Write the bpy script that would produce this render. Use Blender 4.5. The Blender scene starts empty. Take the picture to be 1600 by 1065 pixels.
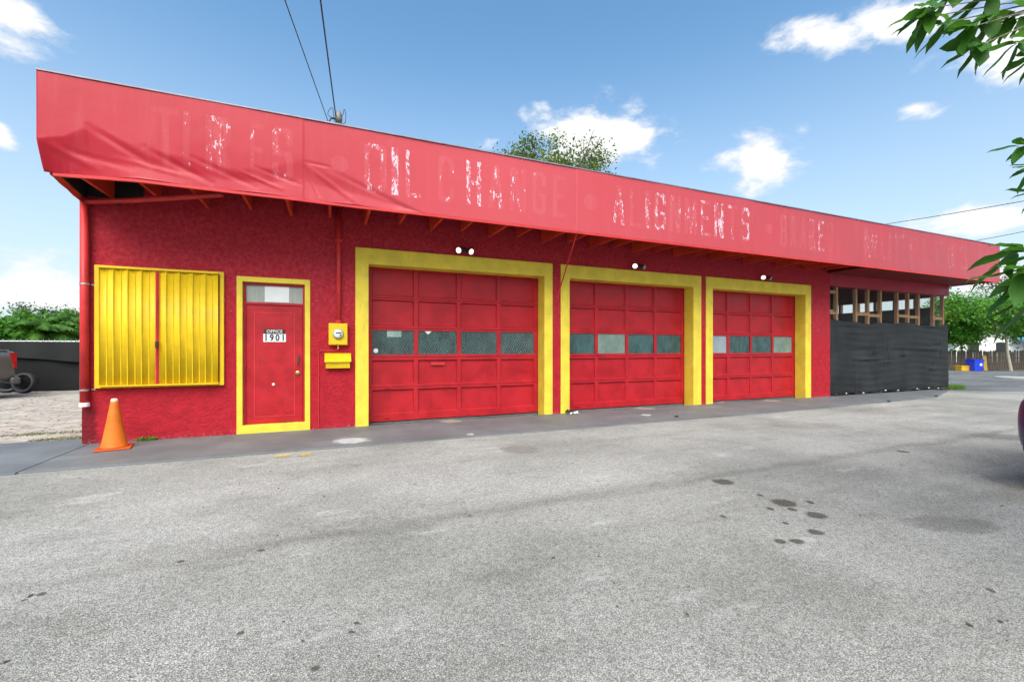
import bpy, bmesh, math, random
import numpy as np
from mathutils import Vector, Matrix, Euler, noise as mnoise

random.seed(7)
rng = np.random.default_rng(7)
SC = bpy.context.scene
C = SC.collection
R = math.radians

# ------------------------------------------------------------------ camera
CAM_H = 1.4
YAW = R(22.6)
cam_d = bpy.data.cameras.new('camera')
cam_d.sensor_width = 36.0
cam_d.lens = 685.0 / 1600.0 * 36.0
cam_d.shift_y = 12.5 / 1600.0
cam_d.clip_start = 0.05
cam_d.clip_end = 2000.0
cam = bpy.data.objects.new('camera', cam_d)
cam.location = (0, 0, CAM_H)
cam.rotation_euler = (R(90), 0, -YAW)
C.objects.link(cam)
SC.camera = cam

# ------------------------------------------------------------------ sky + sun
SUN_EL, SUN_AZ = R(51), R(205)          # azimuth clockwise from +Y: behind the camera, a little to its left
world = bpy.data.worlds.new('World')
SC.world = world
world.use_nodes = True
world.cycles.sampling_method = 'MANUAL'
world.cycles.sample_map_resolution = 256
WN, WL = world.node_tree.nodes, world.node_tree.links
WN.clear()
SKY_STRENGTH = 0.142
SUN_STRENGTH = 2.8
sun_d = bpy.data.lights.new('sun', 'SUN')
sun_d.energy = SUN_STRENGTH
sun_d.angle = R(60)
sun_d.color = (1.0, 0.96, 0.90)
sun = bpy.data.objects.new('sun', sun_d)
sdir = Vector((math.sin(SUN_AZ) * math.cos(SUN_EL), math.cos(SUN_AZ) * math.cos(SUN_EL), math.sin(SUN_EL)))
sun.rotation_euler = sdir.to_track_quat('Z', 'Y').to_euler()
sun.location = (0, -10, 30)
C.objects.link(sun)

SC.view_settings.view_transform = 'Standard'
SC.view_settings.look = 'None'
SC.view_settings.gamma = 1.0
SC.view_settings.exposure = 0.90
SC.view_settings.use_curve_mapping = False
SC.cycles.use_adaptive_sampling = True
SC.cycles.adaptive_threshold = 0.03
SC.cycles.max_bounces = 6
SC.cycles.diffuse_bounces = 3
SC.cycles.transparent_max_bounces = 12

_c, _s = math.cos(YAW), math.sin(YAW)


def at(px, py, depth):
    """world point seen at a pixel of the 1600 px photo, at a depth in metres"""
    u = (px - 800) / 685.0
    return Vector((depth * (_s + u * _c), depth * (_c - u * _s), CAM_H + depth * (545 - py) / 685.0))


def atY(px, py, Y):
    u = (px - 800) / 685.0
    return at(px, py, Y / (_c - u * _s))


# clouds: soft blobs in given sky directions, the same kind all round the sky
CLOUDS = [(5, 30, 190, 75, 1.0), (925, 206, 200, 78, 1.0), (985, 216, 100, 50, .9), (1190, 243, 140, 78, .9),
          (1433, 168, 78, 28, .9), (1310, 58, 190, 44, .95), (1400, 36, 200, 60, 1.0), (1580, 60, 260, 100, 1.0), (1250, 203, 60, 24, .6),
          (1545, 345, 230, 60, .8), (30, 450, 330, 85, .9), (0, 200, 45, 45, .7),
          (770, 232, 60, 26, .7), (1560, 430, 330, 70, .9)]


def sky_nodes():
    tc = WN.new('ShaderNodeTexCoord')
    sky = WN.new('ShaderNodeTexSky')
    sky.sky_type = 'NISHITA'
    sky.sun_disc = False
    sky.sun_elevation = SUN_EL
    sky.sun_rotation = SUN_AZ
    sky.altitude = 0
    sky.air_density = 1.0
    sky.dust_density = 2.2
    sky.ozone_density = 1.1
    nz = WN.new('ShaderNodeTexNoise'); nz.inputs['Scale'].default_value = 8.0
    nz.inputs['Detail'].default_value = 6.0; nz.inputs['Roughness'].default_value = 0.60
    mp = WN.new('ShaderNodeMapping'); mp.inputs['Scale'].default_value = (1, 1, 2.0)
    WL.new(tc.outputs['Generated'], mp.inputs['Vector']); WL.new(mp.outputs[0], nz.inputs['Vector'])
    clouds = []
    # (px, py, half width px, half height px, density)
    for px, py, hw, hh, dn in CLOUDS:
        u = (px - 800) / 685.0
        d = at(px, py, 1.0) - Vector((0, 0, CAM_H))
        L = d.length
        d.normalize()
        a = Vector((_c, -_s, 0)); a = (a - d * a.dot(d)).normalized()
        b = d.cross(a); b = b if b.z > 0 else -b
        clouds.append((d, a, b, hw / 685.0 / L / (1 + 0.5 * abs(u)), hh / 685.0 / L, dn))
    rr = random.Random(3)
    for k in range(7):
        az = YAW + R(66) + k * R(228) / 6
        el = R(rr.choice((9, 16, 26, 38)) + rr.uniform(-3, 3))
        d = Vector((math.sin(az) * math.cos(el), math.cos(az) * math.cos(el), math.sin(el)))
        a = Vector((d.y, -d.x, 0)).normalized()
        b = d.cross(a); b = b if b.z > 0 else -b
        w = rr.uniform(.16, .3)
        clouds.append((d, a, b, w, w * rr.uniform(.3, .45), rr.uniform(.8, 1.0)))
    acc = None
    for d, a, b, sa, sb, dn in clouds:
        n = WN.new('ShaderNodeMapping'); n.vector_type = 'TEXTURE'
        n.inputs['Location'].default_value = d
        n.inputs['Rotation'].default_value = Matrix((a, b, a.cross(b))).transposed().to_euler()
        n.inputs['Scale'].default_value = (sa, sb, 1.0)
        WL.new(tc.outputs['Generated'], n.inputs['Vector'])
        gd = WN.new('ShaderNodeTexGradient'); gd.gradient_type = 'SPHERICAL'
        WL.new(n.outputs[0], gd.inputs[0])
        v = gd.outputs['Fac']
        if dn < .99:
            ml = WN.new('ShaderNodeMath'); ml.operation = 'MULTIPLY'; WL.new(v, ml.inputs[0]); ml.inputs[1].default_value = dn; v = ml.outputs[0]
        if acc is None: acc = v
        else:
            mx = WN.new('ShaderNodeMath'); mx.operation = 'MAXIMUM'
            WL.new(acc, mx.inputs[0]); WL.new(v, mx.inputs[1]); acc = mx.outputs[0]
    nr = WN.new('ShaderNodeMath'); nr.operation = 'MULTIPLY_ADD'
    WL.new(nz.outputs['Fac'], nr.inputs[0]); nr.inputs[1].default_value = 1.9; WL.new(acc, nr.inputs[2])
    ss = WN.new('ShaderNodeMapRange'); ss.interpolation_type = 'SMOOTHSTEP'
    WL.new(nr.outputs[0], ss.inputs['Value'])
    ss.inputs['From Min'].default_value = 1.27; ss.inputs['From Max'].default_value = 1.70
    # nothing but blobs may become cloud
    gt = WN.new('ShaderNodeMapRange'); gt.interpolation_type = 'SMOOTHSTEP'
    WL.new(acc, gt.inputs['Value']); gt.inputs['From Min'].default_value = 0.0; gt.inputs['From Max'].default_value = 0.3
    ml = WN.new('ShaderNodeMath'); ml.operation = 'MULTIPLY'
    WL.new(ss.outputs[0], ml.inputs[0]); WL.new(gt.outputs[0], ml.inputs[1]); acc = ml.outputs[0]
    hsv = WN.new('ShaderNodeHueSaturation')
    hsv.inputs['Saturation'].default_value = 1.16
    hsv.inputs['Value'].default_value = 1.0
    WL.new(sky.outputs[0], hsv.inputs['Color'])
    mix = WN.new('ShaderNodeMix'); mix.data_type = 'RGBA'
    WL.new(acc, mix.inputs[0])
    tint = WN.new('ShaderNodeMix'); tint.data_type = 'RGBA'; tint.blend_type = 'MULTIPLY'; tint.inputs[0].default_value = 1.0
    WL.new(hsv.outputs[0], tint.inputs[6]); tint.inputs[7].default_value = (.90, 1.06, 1.0, 1)
    # pale haze towards the horizon, the same all round
    sp = WN.new('ShaderNodeSeparateXYZ'); WL.new(tc.outputs['Generated'], sp.inputs[0])
    hz = WN.new('ShaderNodeMapRange'); hz.interpolation_type = 'SMOOTHSTEP'
    WL.new(sp.outputs['Z'], hz.inputs['Value'])
    hz.inputs['From Min'].default_value = .62; hz.inputs['From Max'].default_value = 0.0; hz.inputs['To Max'].default_value = .72
    hm = WN.new('ShaderNodeMix'); hm.data_type = 'RGBA'
    WL.new(hz.outputs[0], hm.inputs[0]); WL.new(tint.outputs[2], hm.inputs[6]); hm.inputs[7].default_value = (3.0, 3.3, 3.65, 1)
    WL.new(hm.outputs[2], mix.inputs[6])
    cc = WN.new('ShaderNodeMix'); cc.data_type = 'RGBA'
    WL.new(ss.outputs[0], cc.inputs[0])
    cc.inputs[6].default_value = (3.3, 3.45, 3.75, 1); cc.inputs[7].default_value = (4.1, 4.12, 4.18, 1)
    WL.new(cc.outputs[2], mix.inputs[7])
    bg = WN.new('ShaderNodeBackground'); bg.inputs['Strength'].default_value = SKY_STRENGTH
    WL.new(mix.outputs[2], bg.inputs['Color'])
    out = WN.new('ShaderNodeOutputWorld')
    WL.new(bg.outputs[0], out.inputs['Surface'])


sky_nodes()

# ------------------------------------------------------------------ helpers
class MB:
    def __init__(s): s.v = []; s.f = []

    def add(s, vs, fs):
        o = len(s.v)
        s.v += [tuple(p) for p in vs]
        s.f += [tuple(i + o for i in f) for f in fs]
        return s

    def box(s, x0, x1, y0, y1, z0, z1):
        vs = [(x, y, z) for z in (z0, z1) for y in (y0, y1) for x in (x0, x1)]
        return s.add(vs, [(0, 2, 3, 1), (4, 5, 7, 6), (0, 1, 5, 4), (2, 6, 7, 3), (0, 4, 6, 2), (1, 3, 7, 5)])

    def rbox(s, M, sx, sy, sz):
        vs = [M @ Vector((x * sx / 2, y * sy / 2, z * sz / 2)) for z in (-1, 1) for y in (-1, 1) for x in (-1, 1)]
        return s.add(vs, [(0, 2, 3, 1), (4, 5, 7, 6), (0, 1, 5, 4), (2, 6, 7, 3), (0, 4, 6, 2), (1, 3, 7, 5)])

    def tube(s, pts, r, n=8, cap=True):
        pts = [Vector(p) for p in pts]
        rs = r if isinstance(r, (list, tuple)) else [r] * len(pts)
        o = len(s.v); ref = None
        for i, p in enumerate(pts):
            t = (pts[min(i + 1, len(pts) - 1)] - pts[max(i - 1, 0)])
            t = t.normalized() if t.length > 1e-9 else Vector((0, 0, 1))
            if ref is None:
                ref = t.orthogonal().normalized()
            else:
                ref = (ref - t * ref.dot(t)); ref = ref.normalized() if ref.length > 1e-6 else t.orthogonal().normalized()
            b = t.cross(ref)
            for k in range(n):
                a = 2 * math.pi * k / n
                s.v.append(tuple(p + (ref * math.cos(a) + b * math.sin(a)) * rs[i]))
        for i in range(len(pts) - 1):
            for k in range(n):
                k2 = (k + 1) % n
                s.f.append((o + i * n + k, o + i * n + k2, o + (i + 1) * n + k2, o + (i + 1) * n + k))
        if cap:
            s.f.append(tuple(o + k for k in reversed(range(n))))
            s.f.append(tuple(o + (len(pts) - 1) * n + k for k in range(n)))
        return s

    def lathe(s, prof, M=Matrix(), n=16, cap=True):
        """prof: list of (r, z)"""
        o = len(s.v)
        for r, z in prof:
            for k in range(n):
                a = 2 * math.pi * k / n
                s.v.append(tuple(M @ Vector((r * math.cos(a), r * math.sin(a), z))))
        for i in range(len(prof) - 1):
            for k in range(n):
                k2 = (k + 1) % n
                s.f.append((o + i * n + k, o + i * n + k2, o + (i + 1) * n + k2, o + (i + 1) * n + k))
        if not cap: return s
        s.f.append(tuple(o + k for k in reversed(range(n))))
        s.f.append(tuple(o + (len(prof) - 1) * n + k for k in range(n)))
        return s

    def cells(s, xs, zs, solid, y0, y1):
        """a slab standing in XZ made of grid cells; solid(i, j) says which are filled; only outer faces are made"""
        nx, nz = len(xs) - 1, len(zs) - 1
        S = [[bool(solid(i, j)) for j in range(nz)] for i in range(nx)]
        g = lambda i, j: 0 <= i < nx and 0 <= j < nz and S[i][j]
        for i in range(nx):
            for j in range(nz):
                if not S[i][j]: continue
                a, b, c, d = xs[i], xs[i + 1], zs[j], zs[j + 1]
                s.add([(a, y0, c), (b, y0, c), (b, y0, d), (a, y0, d)], [(0, 1, 2, 3)])
                s.add([(a, y1, c), (b, y1, c), (b, y1, d), (a, y1, d)], [(3, 2, 1, 0)])
                if not g(i - 1, j): s.add([(a, y0, c), (a, y1, c), (a, y1, d), (a, y0, d)], [(3, 2, 1, 0)])
                if not g(i + 1, j): s.add([(b, y0, c), (b, y1, c), (b, y1, d), (b, y0, d)], [(0, 1, 2, 3)])
                if not g(i, j - 1): s.add([(a, y0, c), (b, y0, c), (b, y1, c), (a, y1, c)], [(3, 2, 1, 0)])
                if not g(i, j + 1): s.add([(a, y0, d), (b, y0, d), (b, y1, d), (a, y1, d)], [(0, 1, 2, 3)])
        return s

    def mesh(s, name, weld=False):
        me = bpy.data.meshes.new(name)
        me.from_pydata(s.v, [], s.f)
        if weld:
            bm = bmesh.new(); bm.from_mesh(me)
            bmesh.ops.remove_doubles(bm, verts=bm.verts, dist=1e-5)
            bm.to_mesh(me); bm.free()
        me.update()
        return me

    def build(s, name, mat, parent=None, smooth=False, bevel=0, weld=False, loc=None, subd=0):
        me = s.mesh(name, weld or bevel > 0 or subd > 0)
        return link(name, me, mat, parent, smooth, bevel, loc, subd)


def link(name, me, mat, parent=None, smooth=False, bevel=0, loc=None, subd=0):
    o = bpy.data.objects.new(name, me)
    C.objects.link(o)
    if mat is not None and not me.materials: me.materials.append(mat)
    if parent: o.parent = parent
    if loc: o.location = loc
    if smooth:
        for p in me.polygons: p.use_smooth = True
    if bevel:
        m = o.modifiers.new('bevel', 'BEVEL'); m.width = bevel; m.segments = 2; m.limit_method = 'ANGLE'; m.angle_limit = R(40)
    if subd:
        m = o.modifiers.new('sub', 'SUBSURF'); m.levels = subd; m.render_levels = subd
    return o


def empty(name, loc=(0, 0, 0), rz=0):
    o = bpy.data.objects.new(name, None)
    o.location = loc; o.rotation_euler = (0, 0, rz); o.empty_display_size = .2
    C.objects.link(o)
    return o


def tag(o, label, cat, group=None):
    o['label'] = label; o['category'] = cat
    if group: o['group'] = group
    return o


def kind(o, k, label=None):
    o['kind'] = k
    if label: o['label'] = label
    return o


def copy_tree(o, parent=None):
    c = o.copy(); C.objects.link(c); c.parent = parent
    for ch in list(o.children): copy_tree(ch, c)
    return c


# ------------------------------------------------------------------ materials
class NT:
    """small node-tree writer"""
    def __init__(s, name):
        s.m = bpy.data.materials.new(name); s.m.use_nodes = True
        s.n, s.l = s.m.node_tree.nodes, s.m.node_tree.links
        s.n.clear()
        s.out = s.n.new('ShaderNodeOutputMaterial')
        s.b = s.n.new('ShaderNodeBsdfPrincipled')
        s.l.new(s.b.outputs[0], s.out.inputs[0])
        s.tc = s.n.new('ShaderNodeTexCoord')

    def put(s, sock, v):
        if isinstance(v, bpy.types.NodeSocket): s.l.new(v, sock)
        elif isinstance(v, (tuple, list)) and len(v) == 3 and sock.type == 'RGBA': sock.default_value = (*v, 1)
        else: sock.default_value = v

    def P(s, **k):
        for a, v in k.items(): s.put(s.b.inputs[a.replace('_', ' ')], v)
        return s

    def vec(s, scale=(1, 1, 1), coord='Object', loc=(0, 0, 0), rot=(0, 0, 0)):
        mp = s.n.new('ShaderNodeMapping')
        mp.inputs['Scale'].default_value = scale; mp.inputs['Location'].default_value = loc; mp.inputs['Rotation'].default_value = rot
        if coord == 'World':
            ge = s.n.new('ShaderNodeNewGeometry'); s.l.new(ge.outputs['Position'], mp.inputs[0])
        else: s.l.new(s.tc.outputs[coord], mp.inputs[0])
        return mp.outputs[0]

    def noise(s, sc, det=4, ro=.55, vec=None, dist=0):
        t = s.n.new('ShaderNodeTexNoise')
        t.inputs['Scale'].default_value = sc; t.inputs['Detail'].default_value = det
        t.inputs['Roughness'].default_value = ro; t.inputs['Distortion'].default_value = dist
        if vec is None: vec = s.vec(coord='World')
        s.l.new(vec, t.inputs['Vector'])
        return t.outputs['Fac']

    def voro(s, sc, feat='F1', vec=None, out='Distance'):
        t = s.n.new('ShaderNodeTexVoronoi'); t.feature = feat
        t.inputs['Scale'].default_value = sc
        if vec is None: vec = s.vec(coord='World')
        s.l.new(vec, t.inputs['Vector'])
        return t.outputs[out]

    def ramp(s, v, lo, hi, a=0.0, b=1.0, smooth=True):
        t = s.n.new('ShaderNodeMapRange')
        if smooth: t.interpolation_type = 'SMOOTHSTEP'
        s.put(t.inputs['Value'], v)
        t.inputs['From Min'].default_value = lo; t.inputs['From Max'].default_value = hi
        t.inputs['To Min'].default_value = a; t.inputs['To Max'].default_value = b
        return t.outputs[0]

    def math(s, op, a, b=0.0, c=None):
        t = s.n.new('ShaderNodeMath'); t.operation = op
        s.put(t.inputs[0], a); s.put(t.inputs[1], b)
        if c is not None: s.put(t.inputs[2], c)
        return t.outputs[0]

    def mix(s, f, a, b, mode='MIX'):
        t = s.n.new('ShaderNodeMix'); t.data_type = 'RGBA'; t.blend_type = mode
        s.put(t.inputs[0], f); s.put(t.inputs[6], a); s.put(t.inputs[7], b)
        return t.outputs[2]

    def bump(s, h, strength=.3, dist=.02):
        t = s.n.new('ShaderNodeBump'); t.inputs['Strength'].default_value = strength; t.inputs['Distance'].default_value = dist
        s.l.new(h, t.inputs['Height']); s.l.new(t.outputs[0], s.b.inputs['Normal'])
        return t.outputs[0]

    def attr(s, nm):
        t = s.n.new('ShaderNodeAttribute'); t.attribute_name = nm
        return t.outputs['Fac']

    def sep(s, v):
        t = s.n.new('ShaderNodeSeparateXYZ'); s.l.new(v, t.inputs[0]); return t.outputs


def simple(name, col, rough=.6, metal=0, var=.15, sc=6, bump=0, bsc=60):
    t = NT(name)
    n = t.noise(sc, 5, .6)
    c2 = tuple(min(1, c * (1 + var)) for c in col); c1 = tuple(c * (1 - var) for c in col)
    t.P(Base_Color=t.mix(t.ramp(n, .3, .7), c1, c2), Roughness=rough, Metallic=metal)
    if bump: t.bump(t.noise(bsc, 4), bump, .01)
    return t.m


def m_stucco():
    t = NT('red_stucco')
    big = t.noise(.9, 5, .6); mid = t.noise(7, 6, .65); fine = t.noise(38, 5, .6)
    z = t.sep(t.vec(coord='World'))[2]
    base = t.mix(t.ramp(mid, .35, .68), (.34, .010, .019), (.43, .016, .027))
    base = t.mix(t.math('MULTIPLY', t.ramp(big, .45, .7), .35), base, (.36, .016, .030))
    # darker maroon in scattered pits, stronger higher up the wall
    pits = t.ramp(t.noise(22, 4, .6), .52, .62)
    up_wall = t.ramp(z, 1.6, 2.9)
    base = t.mix(t.math('MULTIPLY', t.math('MULTIPLY', pits, up_wall), .55), base, (.25, .010, .022))
    # sun-chalked paint higher up
    ck = t.math('MULTIPLY', t.ramp(z, 1.2, 2.6), t.ramp(t.noise(17, 6, .7), .35, .7))
    base = t.mix(t.math('MULTIPLY', ck, .55), base, (.52, .060, .078))
    # flaked specks of pale undercoat
    sp = t.ramp(t.voro(4.2), .035, .022)
    spn = t.ramp(t.noise(1.3, 2), .5, .58)
    base = t.mix(t.math('MULTIPLY', t.math('MULTIPLY', sp, spn), .8), base, (.62, .5, .48))
    # damp streak under the open end of the downpipe
    xw = t.sep(t.vec(coord='World'))[0]
    wob = t.math('ADD', xw, t.math('MULTIPLY', t.math('SUBTRACT', t.noise(7, 3), .5), .12))
    damp_ = t.math('MULTIPLY', t.ramp(wob, -3.16, -3.24), t.ramp(z, .58, .46))
    base = t.mix(t.math('MULTIPLY', damp_, .75), base, (.10, .006, .012))
    # splash dirt and flaking right at the foot of the wall
    foot = t.math('MULTIPLY', t.ramp(z, .10, .0), t.ramp(t.noise(20, 5, .7), .5, .6))
    base = t.mix(t.math('MULTIPLY', foot, .35), base, (.34, .22, .22))
    t.P(Base_Color=base, Roughness=t.ramp(mid, .3, .7, .62, .8))
    t.b.inputs['Specular IOR Level'].default_value = .18
    h = t.math('ADD', t.math('MULTIPLY', t.noise(26, 6, .65), 1.0), t.math('MULTIPLY', fine, .5))
    t.bump(h, .85, .025)
    return t.m


def m_paint(name, col, rough=.42, dirt=(.3, .2, .18), dirt_amt=.25, worn=0, var=.22):
    t = NT(name)
    n = t.noise(3, 6, .65); f = t.noise(45, 4, .6)
    c1 = tuple(c * (1 - var) for c in col); c2 = tuple(min(1, c * 1.10) for c in col)
    base = t.mix(t.ramp(n, .3, .7), c1, c2)
    st = t.noise(2.2, 6, .7, t.vec((6, 1, .7), 'World'))
    base = t.mix(t.math('MULTIPLY', t.ramp(st, .55, .75), dirt_amt), base, dirt)
    if worn:
        sp = t.ramp(t.voro(7), .05, .03)
        base = t.mix(t.math('MULTIPLY', t.math('MULTIPLY', sp, t.ramp(t.noise(2.3, 2), .55, .6)), worn), base, (.6, .52, .5))
    t.P(Base_Color=base, Roughness=t.ramp(n, .3, .7, rough - .05, rough + .12))
    t.b.inputs['Specular IOR Level'].default_value = .3
    t.bump(f, .12, .01)
    return t.m


def m_fascia():
    t = NT('red_sheet_metal')
    x = t.sep(t.vec(coord='World'))[0]
    n = t.noise(.7, 5, .6); st = t.noise(1.1, 6, .7, t.vec((5, 1, .35), 'World'))
    # the paint is chalkier and duller towards the far end
    fade = t.ramp(x, 3, 15, 0, 1, False)
    sheen_x = t.ramp(x, -2.4, 3.2, 0, 1)  # sky sheen towards the middle, painted in as a pinker base colour
    base = t.mix(sheen_x, (.37, .010, .022), (.47, .067, .079))
    base = t.mix(fade, base, (.33, .041, .052))
    base = t.mix(t.math('MULTIPLY', t.ramp(n, .35, .7), .3), base, (.48, .040, .055))
    base = t.mix(t.math('MULTIPLY', t.ramp(st, .5, .75), .22), base, (.50, .10, .115))
    L = t.attr('letter'); ch = t.attr('chip')
    base = t.mix(t.math('MULTIPLY', t.math('MULTIPLY', t.ramp(L, .35, .6), t.math('MULTIPLY', t.ramp(st, .3, .7, .25, 1), t.math('MULTIPLY', t.ramp(x, 9, 13, 1, .25), t.ramp(x, -1.5, .5, .45, 1)))), .34), base, (.50, .12, .135))
    cn = t.noise(8.5, 6, .72, t.vec((1.5, 1, .6), 'World', (3, 0, 1)))
    cs = t.noise(30, 4, .7, t.vec((1.2, 1, .5), 'World'))
    v = t.math('ADD', t.math('MULTIPLY', cn, .6), t.math('MULTIPLY', cs, .4))
    thr = t.math('ADD', v, t.math('MULTIPLY', ch, .165))
    chip = t.math('MULTIPLY', t.ramp(thr, .66, .70), t.ramp(L, .45, .55))
    base = t.mix(t.math('MULTIPLY', chip, .85), base, (.58, .52, .58))
    # screw heads / pin holes
    sp = t.ramp(t.voro(2.1), .022, .014)
    base = t.mix(t.math('MULTIPLY', sp, .6), base, (.55, .42, .42))
    t.P(Base_Color=base, Roughness=t.ramp(n, .3, .7, .30, .42))
    t.b.inputs['Specular IOR Level'].default_value = .25
    t.bump(t.math('ADD', t.noise(1.8, 4, .5), t.math('MULTIPLY', t.noise(60, 3), .04)), .25, .03)
    return t.m


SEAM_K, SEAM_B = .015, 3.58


def m_asphalt(name, base1, base2, dark, tracks=True):
    t = NT(name)
    W = t.vec(coord='World')
    nd = t.n.new('ShaderNodeTexNoise'); nd.inputs['Scale'].default_value = 55; nd.inputs['Detail'].default_value = 1; t.l.new(W, nd.inputs['Vector'])
    wv = t.n.new('ShaderNodeVectorMath'); wv.operation = 'MULTIPLY_ADD'; t.l.new(nd.outputs['Color'], wv.inputs[0]); wv.inputs[1].default_value = (.016, .016, .016); t.l.new(W, wv.inputs[2])
    e = t.voro(88, 'DISTANCE_TO_EDGE', wv.outputs[0])
    gr = t.noise(105, 1, .6); f2 = t.noise(31, 2, .6)
    stone = t.mix(t.ramp(t.math('ADD', t.math('MULTIPLY', gr, .6), t.math('MULTIPLY', f2, .4)), .36, .64), base1, base2)
    gap = t.ramp(e, .01, .16)
    pit = t.math('MULTIPLY', gap, t.ramp(t.math('ADD', gr, t.math('MULTIPLY', f2, .5)), .48, .78, .35, 1))
    base = t.mix(pit, dark, stone)
    mul = lambda f, k: t.mix(f, base, k, 'MULTIPLY')
    if tracks:
        xy = t.sep(W)
        big = t.noise(.42, 5, .62)
        base = mul(t.math('MULTIPLY', t.ramp(big, .38, .66), .85), (.66, .67, .655))
        # a wavering paving seam; the near side is darker and greener
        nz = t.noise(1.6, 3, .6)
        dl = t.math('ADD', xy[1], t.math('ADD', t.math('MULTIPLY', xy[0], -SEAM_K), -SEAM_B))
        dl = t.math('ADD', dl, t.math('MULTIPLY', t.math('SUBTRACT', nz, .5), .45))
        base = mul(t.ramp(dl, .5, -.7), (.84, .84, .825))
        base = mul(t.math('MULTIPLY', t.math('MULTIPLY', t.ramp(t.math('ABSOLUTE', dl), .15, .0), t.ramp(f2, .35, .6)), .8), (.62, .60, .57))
        # drag marks and tyre paths along the lot
        tr = t.noise(.9, 4, .62, t.vec((.16, 1.7, 1), 'World', rot=(0, 0, R(-7))))
        base = mul(t.math('MULTIPLY', t.ramp(tr, .47, .68), .55), (.72, .71, .685))
        # blotches of old spills, pale scuffs
        bl = t.noise(1.5, 5, .7, t.vec((.7, 1.5, 1), 'World', (7, 3, 0)))
        base = mul(t.math('MULTIPLY', t.ramp(bl, .56, .72), .6), (.66, .64, .60))
        base = t.mix(t.math('MULTIPLY', t.ramp(bl, .42, .28), .3), base, (.60, .585, .55))
        # small tar spots and pock marks
        sp = t.ramp(t.voro(2.9, 'F1', t.vec((1, 1.2, 1), 'World')), .045, .018)
        base = t.mix(t.math('MULTIPLY', t.math('MULTIPLY', sp, t.ramp(big, .42, .5)), .8), base, (.06, .055, .05))
    t.P(Base_Color=base, Roughness=.85)
    t.b.inputs['Specular IOR Level'].default_value = .3
    t.bump(t.math('ADD', t.math('MULTIPLY', gap, .6), t.math('MULTIPLY', f2, .5)), .6, .008)
    return t.m


def m_apron():
    t = NT('painted_concrete')
    n = t.noise(1.1, 6, .65); f = t.noise(26, 5, .7); s = t.noise(1.5, 5, .6, t.vec((.5, 2.2, 1), 'World'))
    base = t.mix(t.ramp(n, .3, .72), (.098, .102, .108), (.150, .155, .162))
    base = t.mix(t.math('MULTIPLY', t.ramp(s, .56, .72), .35), base, (.21, .215, .22))
    base = t.mix(t.math('MULTIPLY', t.ramp(t.noise(.8, 4, .6, t.vec((1, 1, 1), 'World', (5, 9, 0))), .55, .75), .4), base, (.07, .07, .074))
    base = t.mix(t.math('MULTIPLY', t.ramp(f, .62, .74), .3), base, (.30, .30, .29))
    t.P(Base_Color=base, Roughness=.62)
    t.bump(t.math('ADD', f, t.noise(90, 3)), .25, .006)
    return t.m


def m_wood(name, c1, c2, rough=.75, sc=9, ax='Z'):
    t = NT(name)
    v = t.vec((9, 9, .8) if ax == 'Z' else (.8, 9, 9), 'World')
    n = t.noise(sc * .6, 6, .65, v, .6)
    t.P(Base_Color=t.mix(t.ramp(n, .3, .7), c1, c2), Roughness=rough)
    t.bump(n, .3, .01)
    return t.m


def m_leaf(name, c1, c2, c3=None, trans=.35, rough=.45):
    t = NT(name)
    oi = t.n.new('ShaderNodeNewGeometry')
    rnd = oi.outputs['Random Per Island']
    col = t.mix(rnd, c1, c2)
    if c3: col = t.mix(t.ramp(t.noise(.9, 3), .5, .66), col, c3)
    t.P(Base_Color=col, Roughness=rough)
    t.b.inputs['Specular IOR Level'].default_value = .3
    tr = t.n.new('ShaderNodeBsdfTranslucent')
    t.put(tr.inputs[0], t.mix(.5, col, tuple(min(1, c * 2.2) for c in c2)))
    mx = t.n.new('ShaderNodeMixShader'); mx.inputs[0].default_value = trans
    t.l.new(t.b.outputs[0], mx.inputs[1]); t.l.new(tr.outputs[0], mx.inputs[2]); t.l.new(mx.outputs[0], t.out.inputs[0])
    return t.m


def m_glass(name, col, rough=.12, var=.5):
    t = NT(name)
    n = t.noise(3.5, 5, .65, t.vec((1.5, 1, 1), 'World'))
    st = t.noise(9, 5, .7, t.vec((5, 1, .35), 'World'))
    c = t.mix(t.ramp(n, .3, .7), tuple(k * (1 - var) for k in col), tuple(k * (1 + var) for k in col))
    c = t.mix(t.math('MULTIPLY', t.ramp(st, .5, .72), .35), c, tuple(k * 1.6 + .02 for k in col))
    t.P(Base_Color=c, Roughness=t.ramp(st, .35, .7, rough, rough + .25))
    t.b.inputs['Specular IOR Level'].default_value = .6
    t.bump(t.noise(7, 2), .02, .01)
    return t.m


def m_emit(name, col, k):
    t = NT(name)
    t.P(Base_Color=(.8, .8, .75), Roughness=.3, Emission_Color=col, Emission_Strength=k)
    return t.m


def m_stain(name, col, amt=.85):
    t = NT(name)
    v = t.vec((1, 1, 0), 'Object')
    ln = t.n.new('ShaderNodeVectorMath'); ln.operation = 'LENGTH'; t.l.new(v, ln.inputs[0])
    r = t.math('ADD', ln.outputs['Value'], t.math('MULTIPLY', t.math('SUBTRACT', t.noise(13, 5, .65), .5), .9))
    a = t.math('MULTIPLY', t.ramp(r, .95, .5), t.math('MULTIPLY', t.ramp(t.noise(95, 3), .3, .62, .55, 1), amt))
    t.P(Base_Color=col, Roughness=.55)
    tr = t.n.new('ShaderNodeBsdfTransparent')
    mx = t.n.new('ShaderNodeMixShader'); t.l.new(a, mx.inputs[0])
    t.l.new(tr.outputs[0], mx.inputs[1]); t.l.new(t.b.outputs[0], mx.inputs[2]); t.l.new(mx.outputs[0], t.out.inputs[0])
    return t.m


def m_pickets():
    return m_wood('weathered_picket', (.075, .055, .038), (.16, .125, .09))


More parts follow.
